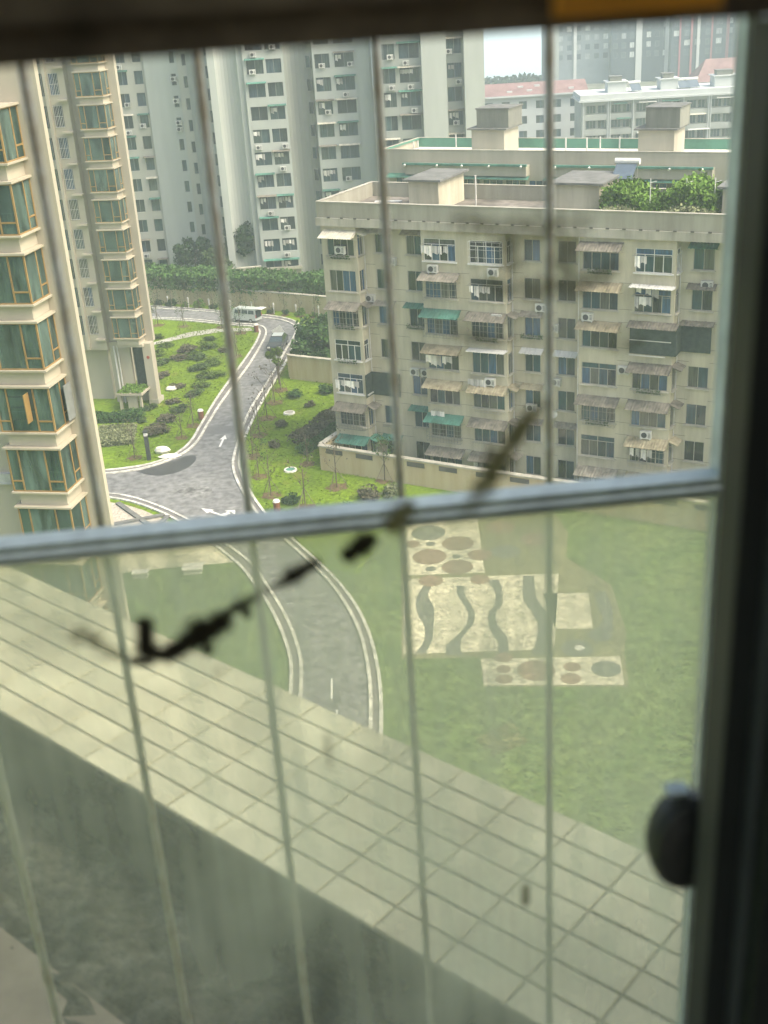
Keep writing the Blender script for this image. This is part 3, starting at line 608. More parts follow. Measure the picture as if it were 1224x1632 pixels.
# racks of pots under the sills, more outlets and poles, as the tenants added them
rk = random.Random(3)
def rack(x, y, z, w_, rz=0.0):
    def f(mb):
        mb.box(-w_/2, w_/2, -.34, -.30, 0, .03); mb.box(-w_/2, w_/2, -.34, -.30, .2, .22)
        for i in range(9): a = -w_/2+w_*i/8; mb.box(a-.01, a+.01, -.335, -.305, 0, .22); mb.box(a-.012, a+.012, -.31, 0, 0, .02)
        return mb
    o = link('pot_rack', unit(f'rack_{w_:.1f}', f, 'frame_alu'), blk, (x, y, z), rz)
    if 'potpl' not in CACHE: CACHE['potpl'] = leaf_mesh('pot_plants', np.stack([rng.uniform(-.9, .9, 260), rng.uniform(-.28, -.06, 260), .05+np.abs(rng.normal(0, .14, 260))], 1), .07, 'leaf')
    if rk.random() < .6: link('pot_plant', CACHE['potpl'], o)
for (nm, x0, x1) in BAYS:
    for k, s in enumerate(SILL):
        r = rk.random()
        if r < .38: rack((x0+x1)/2, -.02, s-.25, 2.2)
        elif r < .6:
            MB().cyl((x0-.1, -.55, s+1.3), (x1+.1, -.55, s+1.3), .014, n=4).cyl((x0, -.55, s+1.3), (x0, 0, s+1.35), .014, n=4).cyl((x1, -.55, s+1.3), (x1, 0, s+1.35), .014, n=4).build('drying_pole', 'frame_grey', blk)
            for i in range(rk.randint(2, 5)): cloth(blk, x0+.3+i*.45, -.55, s+1.29, rk.choice([.3, .4, .5]), rk.choice([.5, .6, .8]))
        if rk.random() < .3: ac(blk, rk.uniform(x0+.4, x1-.4), -.03, s-.85)
for (nm, x0, x1) in WINS:
    for k, s in enumerate(SILL):
        r = rk.random()
        if r < .3: ac(blk, x0-.1 if nm in 'bdf' else x1+.1, 1.18, s-.75)
        elif r < .45: rack((x0+x1)/2, 1.18, s-.1, 1.5)
# barred cages, dark netting
def cage(x, y, z, w_, h_, dep, nv, nh, m='frame_white'):
    mb = MB(); r = .014
    for i in range(nv+1):
        a = x-w_/2+w_*i/nv; mb.cyl((a, y-dep, z), (a, y-dep, z+h_), r, n=4)
    for j in range(nh+1):
        zz = z+h_*j/nh; mb.cyl((x-w_/2, y-dep, zz), (x+w_/2, y-dep, zz), r, n=4)
        for sx in (-1, 1): mb.cyl((x+sx*w_/2, y-dep, zz), (x+sx*w_/2, y, zz), r, n=4)
    mb.build('window_cage', m, blk)
cage(14.0, 0, 17.7, 2.6, 1.75, .35, 4, 3); cage(22.95, 0, 5.9, 2.7, 1.8, .35, 9, 3, 'frame_alu'); cage(26.8, 0, 2.9, 2.7, 1.9, .35, 9, 4, 'frame_alu'); cage(10.15, 0, 14.7, 2.8, 1.9, .4, 9, 4, 'frame_alu'); cage(1.4, 0, 11.8, 2.6, 1.9, .4, 8, 4, 'frame_alu'); cage(10.1, 0, 3.0, 3.0, 1.9, .5, 12, 5, 'frame_grey'); cage(10.1, 0, 11.8, 2.9, 1.8, .4, 10, 5, 'frame_grey'); cage(14.0, 0, 11.7, 2.9, 1.8, .45, 9, 4, 'frame_alu'); cage(1.4, 0, 3.1, 2.8, 1.7, .45, 10, 4, 'frame_grey'); cage(23, 0, .3, 2.8, 1.6, .4, 8, 4, 'frame_grey')
nb = MB(); nb.box(25.35, 28.75, -.42, -.40, 11.9, 13.9); nb.box(28.76, 30.9, 1.0, 1.02, 11.9, 13.9); nb.box(28.74, 28.76, -.40, 1.0, 11.9, 13.9); nb.build('netting', 'mesh_dark', blk)
MB().box(25.35, 28.4, -.47, -.43, 12.9, 12.96).box(25.35, 28.0, -.47, -.43, 11.75, 11.84).build('netting_rail', 'bar_white', blk)
awning(blk, 27.0, -.01, 14.25, 3.6, 'dirty_sheet', .9, .3); awning(blk, 29.9, 1.19, 14.2, 2.4, 'dirty_sheet', .7, .2)
nb = MB(); nb.box(2.93, 2.96, -.1, 1.1, 5.9, 7.9); nb.box(2.97, 5.6, 1.02, 1.05, 5.9, 7.9); nb.build('netting', 'mesh_dark', blk)
# satellite dish
def dish(x, y, z, parent=blk):
    mb = MB(); n = 14; rings = [(.0, .10), (.14, .08), (.26, .02), (.33, -.04)]
    prev = None
    for r, d in rings:
        cur = [(r*math.cos(2*math.pi*i/n), d-.1, r*math.sin(2*math.pi*i/n)) for i in range(n)]
        if prev:
            for i in range(n): mb.face([prev[i], prev[(i+1)%n], cur[(i+1)%n], cur[i]]) 
        prev = cur
    mb.cyl((0, .02, 0), (0, .5, -.2), .025, n=5); mb.cyl((0, 0, -.3), (0, -.5, 0), .012, n=4); mb.cyl((0, -.5, -.04), (0, -.5, .04), .05, n=6)
    mb.build('satellite_dish', 'frame_white', parent, (x, y, z), .35)
dish(19.1, .75, 6.1)
# rooftop stair houses
def stair_house(label, x0, x1, y0, y1, z0, z1, parent_loc, rz, wall='block_wall', slab='slab_dark', tank=None, over=.35):
    t = thing('stair_house', label, 'roof house', parent_loc, rz)
    b = MB().box(x0, x1, y0, y1, z0, z1); b.build('wall', wall, t)
    MB().box(x0-over, x1+over, y0-over, y1+over, z1+.003, z1+.16).build('roof_slab', slab, t)
    MB().box(x0+.8, x0+1.7, y1, y1+.04, z0, z0+1.9).build('door', 'frame_grey', t)
    if tank:
        a0, a1, b0, b1, c = tank; MB().box(a0, a1, b0, b1, z1+.163, z1+.163+c).build('water_tank', 'tank_grey', t)
        MB().box(a0-.1, a1+.1, b0-.1, b1+.1, z1+.166+c, z1+.28+c).build('tank_lid', 'slab_dark', t)
    return t
BL = (o2.x, o2.y, 0)
stair_house('beige stair house with grey slab roof standing alone on the near roof deck', 6.0, 8.6, 3.5, 8.4, 20.86, 23.15, BL, AX)
stair_house('beige stair house with grey slab roof beside the rooftop garden', 18.2, 21.7, 3.3, 8.2, 20.86, 23.2, BL, AX)
stair_house('beige stair house past the far end of the rooftop garden', 30.6, 33.6, 3.3, 8.2, 20.86, 23.15, BL, AX)
def on_block(x, y): return Vector((o2.x, o2.y)) + Vector((math.cos(AX), math.sin(AX)))*x + Vector((-math.sin(AX), math.cos(AX)))*y
p = on_block(3.6, 4.5)
t = MB().box(-1.1, 1.1, -.25, .25, .42, .50).box(-1.05, -.95, -.22, .22, 0, .42).box(.95, 1.05, -.22, .22, 0, .42).build('roof_bench', 'frame_white', None, (p.x, p.y, 20.86), AX+.25)
tag(t, 'white slab bench on the near roof deck beside the left parapet', 'bench')
p = on_block(10.6, 6.2); o = MB().cyl((0,0,0), (0,0,2.3), .06, n=6).cyl((0,0,2.3), (.0,0,2.36), .09, n=6).build('vent_pipe', 'bar_white', None, (p.x, p.y, 20.86)); tag(o, 'white upright vent pipe on the near roof deck', 'pipe')
# rooftop garden: beds of climbing green on a frame
p = on_block(26.1, 5.0)
g = hedge('rooftop_garden', 'leafy green vines growing over a frame on the near roof', p.x, p.y, 8.2, 5.0, 1.85, AX, 'leaf_light', 9000, .16, 20.86, 'garden', .45)
p = on_block(23.7, 4.6); shrub('roof_vine', 'tall bright vine heaped beside the stair house on the near roof', p.x, p.y, 1.9, 'leaf_light', 20.95, hgt=1.05)
p = on_block(29.2, 5.2); shrub('roof_vine', 'dark rounded vine at the far end of the rooftop garden', p.x, p.y, 1.8, 'leaf_light', 20.95, hgt=1.0)
p = on_block(26.4, 1.9); hedge('roof_planting', 'low yellow-green plants along the near roof parapet', p.x, p.y, 8.0, 1.6, .75, AX, 'leaf_pale', 2200, .12, 21.0, 'plants', .5)
for i, (x, y) in enumerate(((25.5, 3.2), (28.0, 3.5), (29.9, 4.0))):
    p = on_block(x, y); o = MB().cyl((0,0,0), (0,0,2.9), .035, n=5).cyl((0,0,2.6), (.5,.2,2.65), .02, n=4).build('garden_post', 'frame_white', None, (p.x, p.y, 20.86)); tag(o, 'thin white post standing in the rooftop garden', 'post', 'garden posts on the roof')
def solar_heater(label, x, y, z, rz, s=1.0, group=None):
    t = thing('solar_heater', label, 'solar heater', (x, y, z), rz, group); t.scale = (s, s, s)
    MB().face([(-.8,-.9,.2),(.8,-.9,.2),(.8,.5,1.15),(-.8,.5,1.15)]).box(-.8,-.76,-.9,-.86,0,.2).box(.76,.8,-.9,-.86,0,.2).build('collector', 'solar', t)
    MB().cyl((-.95,.62,1.25), (.95,.62,1.25), .24, n=12).build('tank', 'frame_white', t)
    f = MB()
    for sx in (-.75, .75): f.cyl((sx,.6,0), (sx,.6,1.05), .03, n=4); f.cyl((sx,-.85,.05), (sx,.6,.05), .03, n=4)
    f.build('stand', 'frame_alu', t); return t
p = on_block(22.3, 7.6); solar_heater('solar water heater with white tank behind the stair house on the near roof', p.x, p.y, 22.9, AX)

# ================================================================= SECOND BLOCK BEHIND
o3 = fr_pt(58.2, -109.6); B3 = (o3.x, o3.y, 0)
b2 = thing('apartment_block', 'second beige block behind, flat pale roof edged with a green wall', 'building', B3, AX)
mb = MB(); S2 = [17.6, 14.7, 11.8]
holes = [(x, x+2.1, s, s+1.65) for s in S2 for x in np.arange(1.5, 46, 2.4).round(2).tolist()]
mb.wall(0, 48, 0, 21.8, holes, .15, lambda a, d, z: (a, d, z)); mb.face([(0,0,0),(0,0,21.8),(0,9,21.8),(0,9,0)]); mb.face([(48,0,0),(48,9,0),(48,9,21.8),(48,0,21.8)]); mb.face([(0,9,0),(0,9,21.8),(48,9,21.8),(48,9,0)])
mb.build('wall', 'block2_wall', b2)
for h in holes:
    if h[2] > 13: window(b2, (h[0]+h[1])/2, .08, h[2], 2.1, 1.65, 3, 0, 'frame_alu', sill=False)
MB().box(.16, 48.0, .16, 8.59, 20.9, 21.05).build('roof_slab', 'roof_white', b2)
MB().box(0, 48, .003, .155, 21.803, 21.99).build('front_parapet', 'block2_wall', b2)
MB().box(-.06, 48.14, -.06, .2, 21.993, 22.04).build('roof_edge', 'block_trim', b2)
gw = MB(); gw.box(0, 48, 8.6, 8.75, 21.05, 21.98); gw.box(0, .15, 0.2, 8.6, 21.81, 22.0); gw.build('green_wall', 'green_paint', b2)
MB().box(-.03, 48, 8.56, 8.8, 21.983, 22.03).box(-.03, .18, .2, 8.56, 22.003, 22.05).build('wall_cap', 'block_trim', b2)
# projecting kitchen boxes with gutters, lamps and long green awnings
for (a0, a1) in ((3.1, 16.0), (18.6, 33.6)):
    MB().box(a0, a1, -1.0, -.002, 19.75, 20.75).build('projecting_wall', 'block2_wall', b2)
    MB().box(a0-.15, a1+.1, -1.25, -1.003, 20.7, 20.9).build('gutter', 'green_sheet', b2)
    n = 5
    for i in range(n):
        x = a0+.5+(a1-a0-1)*i/(n-1)+random.uniform(-.6, .6); MB().cyl((x, -1.25, 20.78), (x, -1.45, 20.66), .06, .13, 8).build('lamp', 'frame_white', b2)
    awning(b2, (a0+a1)/2-.3, -.6, 19.72, a1-a0+1.0, 'green_sheet', .75, .2)
awning(b2, 1.9, -.01, 19.7, 2.4, 'green_sheet', .9, .3)
stair_house('far stair house with grey water tank, nearer the white towers', 8.6, 12.1, 3.2, 7.0, 21.05, 23.5, B3, AX, 'block2_wall', 'slab_dark', (9.1, 12.5, 3.4, 7.0, 1.75))
stair_house('far stair house with grey water tank, in front of the balcony block', 25.6, 29.0, 3.2, 7.0, 21.05, 23.5, B3, AX, 'block2_wall', 'slab_dark', (26.2, 29.4, 3.4, 7.0, 1.75))
def on_b2(x, y): return Vector((o3.x, o3.y)) + Vector((math.cos(AX), math.sin(AX)))*x + Vector((-math.sin(AX), math.cos(AX)))*y
for i, (x, y) in enumerate(((2.2, 3.0), (2.5, 3.4), (4.6, 8.2), (17.5, 6), (19.6, 6.2), (20.7, 7), (22.6, 7.2), (34.5, 6))):
    p = on_b2(x, y); o = MB().cyl((0,0,0), (0,0,1.35), .07, n=6).build('vent_pipe', 'bar_white', None, (p.x, p.y, 21.05)); tag(o, 'white vent pipe near the left corner of the green-walled roof' if x < 10 else 'white vent pipe on the green-walled roof between the two tank houses' if x < 25 else 'white vent pipe beyond both tank houses on the green-walled roof', 'pipe', 'vent pipes at the roof corner' if x < 10 else 'vent pipes between the tank houses' if x < 25 else None)

# ================================================================= CREAM BUILDING, TWO WINGS
E2 = Vector((.21, .978)).normalized(); AC_ = math.atan2(-E2.x, E2.y); 
def bay_stack(parent, ztops, near, W=2.6, D=1.7, detail=True):
    """bay windows one above another; corner at local (0,0), running to x = -W"""
    for k, zt in enumerate(ztops):
        slab = [(-W-.1, D), (-W-.1, -.1), (.1, -.1), (.1, D)]
        MB().prism(slab, zt-.09, zt).build('bay_roof', 'cream_trim', parent)
        MB().prism([(-W-.09, D), (-W-.09, -.09), (.09, -.09), (.09, D)], zt-2.24, zt-2.16).build('bay_sill', 'cream_trim', parent)
        MB().prism([(-W+.16, D), (-W+.16, .16), (-.16, .16), (-.16, D)], zt-2.86, zt-2.243).build('bay_apron', 'cream', parent)
        z0, z1 = zt-2.157, zt-.093
        fr = MB(); t = .07
        for x in (-W, -W*.80, -W*.31): fr.box(x, x+t, 0, t, z0, z1)
        fr.box(-t, 0, 0, t, z0, z1); fr.box(-t, -.001, D*.60, D*.60+t, z0, z1); fr.box(-t, -.001, D-t, D-.002, z0, z1)
        fr.box(-W+t, -W*.80, .004, t-.004, z0+.48, z0+.55); fr.box(-W*.31+t, -t, .004, t-.004, z0+.48, z0+.55)
        fr.box(-t+.004, -.004, D*.60+t, D-t, z0+.5, z0+.57)
        fr.box(-W, 0, .006, t-.01, z1-.06, z1); fr.box(-t+.01, -.006, t, D-t, z1-.06, z1); fr.box(-W, 0, .006, t-.01, z0, z0+.06); fr.box(-t+.01, -.006, t, D-t, z0, z0+.06)
        w_ = fr.build('bay_window', 'amber', parent)
        cuts = [-W+t, -W*.80, -W*.31, -t]
        for a, b in ((-W+t, -W*.80), (-W*.80+t, -W*.31), (-W*.31+t, -t)): MB().box(a, b, .03, .045, z0+.06, z1-.06).build('pane', 'pane_green', w_)
        for a, b in ((t, D*.60), (D*.60+t, D-t)): MB().box(-.045, -.03, a, b, z0+.06, z1-.06).build('pane', 'pane_green', w_)
        if detail:
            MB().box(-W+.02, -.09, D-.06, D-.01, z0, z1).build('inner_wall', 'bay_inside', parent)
            rl = MB(); rl.box(-W+.1, -.12, .32, .35, z0+.82, z0+.86)
            for i in range(14): rl.box(-W+.15+i*.17, -.87*0-W+.165+i*.17, .325, .345, z0+.02, z0+.82)
            rl.build('inner_rail', 'bar_white', parent)
            for i in range(random.randint(1, 2)):
                a = random.choice([-W+.2, -W*.6, -W*.35]); cm = MB(); n = 10
                for j in range(n): cm.face([(a+j*.08, .5+.05*(j % 2), z0), (a+(j+1)*.08, .5+.05*((j+1) % 2), z0), (a+(j+1)*.08, .5+.05*((j+1) % 2), z1), (a+j*.08, .5+.05*(j % 2), z1)])
                cm.build('curtain', 'curtain', parent)
    return parent
near = thing('cream_building', 'near cream apartment building with green-glazed bay windows and amber frames', 'building', (-14.15, 49.0, 0), AC_)
zt1 = [17.0+2.87*k for k in range(-5, 7)]
bay_stack(near, zt1, True)
mb = MB(); mb.box(-9, 1.02, 1.703, 2.0, 0, 62); mb.box(-16, -6.0, 2.003, 14, 0, 62); mb.build('wall', 'cream_shell', near)
# light well behind the strip and the side with the louvred outlet
for k, zt in enumerate(zt1):
    if k % 2 == 0: MB().box(-4.3, -3.5, 1.45, 1.70, zt-2.4, zt-1.95).box(-4.36, -3.44, 1.40, 1.702, zt-2.46, zt-2.40).build('louvre_box', 'ac_white', near)
# opened sash and paper sheets stuck on the panes of one floor
zt = zt1[7]
MB().box(-1.02, -.98, -.45, .0, zt-1.6, zt-.3).build('open_sash', 'amber', near, (0,0,0))
ps = MB()
for (x, y, z) in ((-1.6, .026, zt-.55), (-1.6, .026, zt-1.05), (-1.6, .026, zt-1.6)):
    for i in range(7): ps.box(x-.32+i*.1, x-.32+i*.1+.06, y-.003, y, z, z+.07)
ps.build('pane_print', 'print', near)
MB().box(.18, .22, 1.0, 1.68, zt-2.0, zt-.35).build('open_sash', 'frame_grey', near)

far = thing('cream_building', 'farther cream wing on the lawn with stacked bay windows and a tall entrance recess', 'building', (-22.9, 113.0, 0), AC_)
zt2 = [9.2+2.82*k for k in range(0, 11)]
bay_stack(far, zt2, False, detail=False)
mb = MB(); mb.box(-3.9, .75, 1.703, 2.2, 6.3, 62); mb.box(-.15, .75, .75, 1.70, 0, 6.3); mb.box(-3.9, -1.75, 1.3, 1.702, 0, 6.3); mb.box(-1.75, -.15, 1.9, 2.2, 0, 6.3); mb.box(-9.5, -4.6, 2.203, 12, 0, 62)
mb.box(-2.6, .1, .3, 1.702, 6.05, 6.34)
mb.build('wall', 'cream_shell', far)
MB().box(-1.62, -.28, 1.86, 1.897, .9, 5.9).build('entrance_glazing', 'mesh_dark', far)
MB().prism([(.8, .7), (.8, 2.2), (-.2, 2.2), (-.2, .7)], 0, .5).build('plinth', 'block_trim', far)
MB().box(-2.6, .1, -1.6, 1.2, 1.65, 1.85).box(-2.45, -2.2, -1.4, -1.1, 0, 1.65).box(-.3, -.1, -1.4, -1.1, 0, 1.65).box(-1.6, -.6, -1.3, -1.1, 0, 1.65).build('entrance_canopy', 'cream_trim', far)
link('canopy_grass', leaf_mesh('canopy_grass', np.stack([rng.uniform(-2.5, 0, 900), rng.uniform(-1.5, 1.1, 900), rng.uniform(1.88, 2.05, 900)], 1), .12, 'leaf_light'), far)
# set-back part with barred windows and outlet ledges
mb = MB(); hs = []
for k in range(11):
    z = 7.2+2.82*k
    hs += [(-5.5, -4.55, z, z+1.95), (-6.5, -5.97, z-.1, z+1.95)]
mb.box(-5.92, -5.62, .62, .897, 5.7, 62); mb.wall(-9.5, -3.9, 5.6, 62, hs, .2, lambda a, d, z: (a, .9+d, z)); mb.face([(-9.5,.9,5.6),(-3.9,.9,5.6),(-3.9,6,5.6),(-9.5,6,5.6)]); mb.face([(-3.9,.9,5.6),(-3.9,.9,62),(-3.9,1.8,62),(-3.9,1.8,5.6)])
mb.build('wall', 'cream_shell', far)
for h in hs:
    window(far, (h[0]+h[1])/2, 1.04, h[2], h[1]-h[0], h[3]-h[2], 2, 0, 'frame_alu', 'pane', sill=False)
    if h[0] > -5.9:
        bm_ = MB()
        for i in range(6): bm_.cyl((h[0]+.08+i*.16, .86, h[2]), (h[0]+.08+i*.16, .86, h[3]), .02, n=4)
        for zz in (h[2]+.05, (h[2]+h[3])/2, h[3]-.05): bm_.cyl((h[0], .86, zz), (h[1], .86, zz), .018, n=4)
        bm_.build('window_bars', 'bar_white', far)
        MB().box(-4.75, -3.75, .35, .897, h[2]-.5, h[2]-.35).build('outlet_ledge', 'cream_trim', far)
MB().cyl((-3.2, .9, 0), (-3.2, .9, 6.0), .10, n=8).build('downpipe', 'bar_white', far); MB().cyl((-2.9, 1.0, 0), (-2.9, 1.0, 6.0), .07, n=8).build('downpipe', 'bar_white', far)
MB().box(-8.5, -4.2, 3.5, 3.7, 0, 5.6).build('passage_wall', 'cream', far)
MB().cyl((.35, .74, 4.9), (.35, .70, 4.9), .16, n=10).build('wall_disc', 'tail_light', far)

# ================================================================= WHITE TOWERS
def tower_cells(t, cells, y0, rows, sh, zc, hh, wall_x, wall_m='tower_wall', ztop=62, extra=True, zb=0.0, depth=.35):
    """front wall strip pierced by window openings; each opening gets its window, some an awning, an outlet or laundry"""
    holes = [(a, b, zc-sh*k-hh/2, zc-sh*k+hh/2) for k in rows for (a, b) in cells]
    MB().wall(wall_x[0], wall_x[1], zb, ztop, holes, depth, lambda a, d, z: (a, y0+d, z)).build('wall', wall_m, t)
    for (a, b, c, d) in holes:
        window(t, (a+b)/2, y0+depth-.07, c, b-a, d-c, 2 if b-a > 1.2 else 1, 0, 'frame_grey', 'pane_tower', sill=False)
        if not extra: continue
        r = random.random()
        if r < .45: awning(t, (a+b)/2, y0-.01, d+.18, (round((b-a)*5)/5)+.4, random.choice(['green_sheet', 'green_sheet', 'dirty_sheet', 'pale_sheet']), .55, .16)
        if random.random() < .45: ac(t, a+random.uniform(.3, max(.4, b-a-.3)), y0-.02, c-.75 if random.random() < .5 else c+.05, s=.95)
        if b-a > 1.4 and random.random() < .35:
            for i in range(random.randint(2, 4)): cloth(t, a+.3+i*.4, y0+.05, d-.25, random.choice([.3, .4]), random.choice([.5, .7]))
    return t
t1 = thing('tower', 'pale residential tower with green window hoods left of the narrow dark gap', 'building', (0, 170, 0), 0)
rows = range(-6, 10)
tower_cells(t1, [(-32.3, -30.9), (-29.95, -28.75)], 0, rows, 2.82, 27.4, 1.75, (-40, -28.4), 'tower_warm')
tower_cells(t1, [(-24.9, -24.25)], -.35, rows, 2.82, 26.9, 1.5, (-28.4, -23.9), 'tower_wall', extra=False)
tower_cells(t1, [(-23.25, -22.7)], -.6, rows, 2.82, 26.5, 1.5, (-23.9, -22.3), 'tower_warm', extra=False)
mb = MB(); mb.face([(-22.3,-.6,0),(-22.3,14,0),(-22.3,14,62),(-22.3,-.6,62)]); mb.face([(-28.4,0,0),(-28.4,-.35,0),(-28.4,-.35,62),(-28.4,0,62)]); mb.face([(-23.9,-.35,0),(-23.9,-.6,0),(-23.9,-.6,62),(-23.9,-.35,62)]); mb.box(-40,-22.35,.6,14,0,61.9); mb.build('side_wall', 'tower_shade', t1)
for k in range(4): ac(t1, -24.6, -.37, 27.4-2.82*k-.7 if k < 3 else 20.2)
t2 = thing('tower', 'pale residential tower with two banks of laundry-hung windows and rounded grey recesses', 'building', (0, 162, 0), 0)
rows = range(-6, 11)
tower_cells(t2, [(-20.2, -19.3)], 7, rows, 2.85, 27.6, 1.6, (-22.6, -19.0), 'tower_shade', extra=False)
def curved(x0, x1, dep, ztop=62, n=10, zb=0):
    mb = MB(); P = []
    for i in range(n+1):
        a = math.pi*i/n; P.append(((x0+x1)/2-(x1-x0)/2*math.cos(a), dep*math.sin(a)))
    for i in range(n): mb.face([(*P[i], zb), (*P[i+1], zb), (*P[i+1], ztop), (*P[i], ztop)])
    return mb
mb = curved(-18.1, -15.2, 1.3); mb.face([(-19.0,0,0),(-18.1,0,0),(-18.1,0,62),(-19.0,0,62)]); mb.face([(-15.2,0,0),(-14.4,0,0),(-14.4,0,62),(-15.2,0,62)]); mb.face([(-19.0,0,0),(-19.0,0,62),(-19.0,9,62),(-19.0,9,0)])
mb.build('curved_wall', 'tower_wall', t2, smooth=False)
tower_cells(t2, [(-14.0, -11.8), (-11.5, -9.5)], -.5, rows, 2.85, 28.3, 1.75, (-14.4, -9.2), 'tower_wall', zb=2.6)
mb = curved(-9.2, -5.5, 2.6); mb.face([(-14.4,-.5,0),(-14.4,0,0),(-14.4,0,62),(-14.4,-.5,62)]); mb.face([(-9.2,-.5,0),(-9.2,0,0),(-9.2,0,62),(-9.2,-.5,62)]); mb.build('curved_wall', 'tower_shade', t2)
for k in rows: window(t2, -6.15, 1.25, 27.7-2.85*k, .8, 1.5, 1, 0, 'frame_grey', 'pane_tower', rz=-.75, sill=False)
tower_cells(t2, [(-5.25, -3.3), (-2.7, -.2)], -.2, rows, 2.85, 28.5, 1.75, (-5.5, .2), 'tower_wall')
MB().box(.2, 2.05, -.7, 10, 0, 62).build('fin_wall', 'tower_wall', t2)
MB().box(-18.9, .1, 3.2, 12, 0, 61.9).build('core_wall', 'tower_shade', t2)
MB().box(-14.6, -9.0, -.9, -.503, 2.2, 2.55).box(-14.4, -9.2, -.5, 2.5, 0, 2.2).build('base_canopy', 'block_trim', t2)
t3 = thing('tower', 'right-hand pale tower with broad blank white fins and a dark window slot', 'building', (0, 157, 0), 0)
rows = range(-5, 10)
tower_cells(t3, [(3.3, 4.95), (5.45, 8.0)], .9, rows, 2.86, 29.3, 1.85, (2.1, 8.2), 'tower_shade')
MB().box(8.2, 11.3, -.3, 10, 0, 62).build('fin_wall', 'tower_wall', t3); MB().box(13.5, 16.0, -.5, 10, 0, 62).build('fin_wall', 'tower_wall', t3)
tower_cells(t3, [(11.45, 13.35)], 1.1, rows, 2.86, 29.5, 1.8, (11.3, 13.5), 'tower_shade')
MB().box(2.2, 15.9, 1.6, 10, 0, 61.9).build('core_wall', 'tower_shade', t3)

# ================================================================= FAR RIGHT
fb = thing('apartment_block', 'hazy low balcony block with paired white pipes under a pale roof band', 'building', (44, 243, -1.9), -.05)
holes = []
for j in range(5):
    for i in range(8): holes.append((.6+i*4.9, .6+i*4.9+4.1, 1.2+j*2.85, 1.2+j*2.85+1.75))
MB().wall(-.2, 40, 0, 15.0, holes, 1.0, lambda a, d, z: (a, d, z)).face([(-.2,0,0),(-.2,0,15),(-.2,11,15),(-.2,11,0)]).build('wall', 'far_wall', fb)
MB().box(-.8, 40.5, -.7, 11, 15.0, 15.35).box(-.5, 40.2, -.4, 11, 15.36, 16.3).build('roof_band', 'far_white', fb)
for (a, b, c, d) in holes:
    if c < 3: continue
    window(fb, a+1.2, .9, c+.1, 1.9, 1.5, 3, 0, 'frame_alu', 'pane_tower', sill=False); window(fb, b-.9, .9, c+.1, 1.3, 1.5, 2, 0, 'frame_alu', 'pane_tower', sill=False)
    if random.random() < .5: awning(fb, (a+b)/2+random.uniform(-.8,.8), -.02, d+.25, random.choice([2.6, 3.4, 4.2]), random.choice(['green_sheet', 'pale_sheet', 'frame_white']), .8, .15)
for i in range(0, 9):
    for dx in (0, .45):
        if i % 2 == 1 or dx == 0: MB().cyl((.2+i*4.9+dx*(i%2)-.1, -.12, 0), (.2+i*4.9+dx*(i%2)-.1, -.12, 15), .09, n=5).build('downpipe', 'far_white', fb)
for i, (x, w_) in enumerate(((5.2, 3.6), (15.5, 3.4), (26.0, 4.4))):
    stair_house(['pale roof house at the left end of the hazy balcony block', 'pale roof house in the middle of the hazy balcony block', 'wide pale roof house beside the red roof on the hazy balcony block'][i], x, x+w_, 2, 6, 16.3, 18.2, (44, 243, -1.9), -.05, 'far_white', 'far_white', (x+.5, x+w_-.8, 2.6, 5.0, .8))
for i, x in enumerate((10.6, 20.0, 22.0, 31.5)):
    solar_heater('small solar heater glinting on the roof of the hazy balcony block', 44+x, 244.5, 14.4, .1, 1.3, 'solar heaters on the far roof')
rr = thing('red_roofed_building', 'long low building with a pinkish red pitched roof and white end wall', 'building', (25.5, 262, -.4), -.04)
mb = MB(); hs = [(1.2+i*3.6, 2.9+i*3.6, 2.0+j*3, 3.6+j*3) for i in range(6) for j in range(4)]
mb.wall(-1, 22.5, 0, 13.8, hs, .3, lambda a, d, z: (a, d, z)); mb.face([(-1,0,0),(-1,0,13.8),(-1,12,13.8),(-1,12,0)]); mb.face([(22.5,0,0),(22.5,12,0),(22.5,12,13.8),(22.5,0,13.8)]); mb.build('wall', 'far_white', rr)
for h in hs:
    if h[2] > 4: window(rr, (h[0]+h[1])/2, .2, h[2], 1.7, 1.6, 2, 0, 'frame_grey', 'pane_tower', sill=False)
MB().face([(-1.6,-.8,13.9),(23,-.8,13.9),(23,5.5,15.9),(-1.6,5.5,15.9)]).face([(-1.6,5.5,15.9),(23,5.5,15.9),(23,12.8,13.9),(-1.6,12.8,13.9)]).face([(-1.6,-.8,13.9),(-1.6,5.5,15.9),(-1.6,12.8,13.9)]).face([(23,-.8,13.9),(23,12.8,13.9),(23,5.5,15.9)]).build('roof', 'red_roof', rr)
MB().box(-1.7, 23.1, -1.0, -.75, 13.55, 13.88).build('eave_gutter', 'far_white', rr)
for (x, y, z) in ((6, 1.0, 14.5), (8.5, 3.2, 15.2), (10.2, 1.2, 14.55), (12, 3.4, 15.25), (19, 1.3, 14.6)): MB().box(x, x+1.1, y-.3, y+.4, z-.25, z+.18).build('skylight', 'far_white', rr)
r2 = thing('red_roofed_building', 'small red pitched roof peeping over the hazy balcony block', 'building', (82, 300, -5), -.04)
MB().box(0, 22, 0, 10, 0, 15.2).build('wall', 'far_white', r2)
MB().face([(-.5,-.5,15.2),(22.5,-.5,15.2),(20,5,20.0),(3,5,20.0)]).face([(3,5,20),(20,5,20),(22.5,10.5,15.2),(-.5,10.5,15.2)]).face([(-.5,-.5,15.2),(3,5,20),(-.5,10.5,15.2)]).face([(22.5,-.5,15.2),(22.5,10.5,15.2),(20,5,20)]).build('roof', 'red_roof', r2)
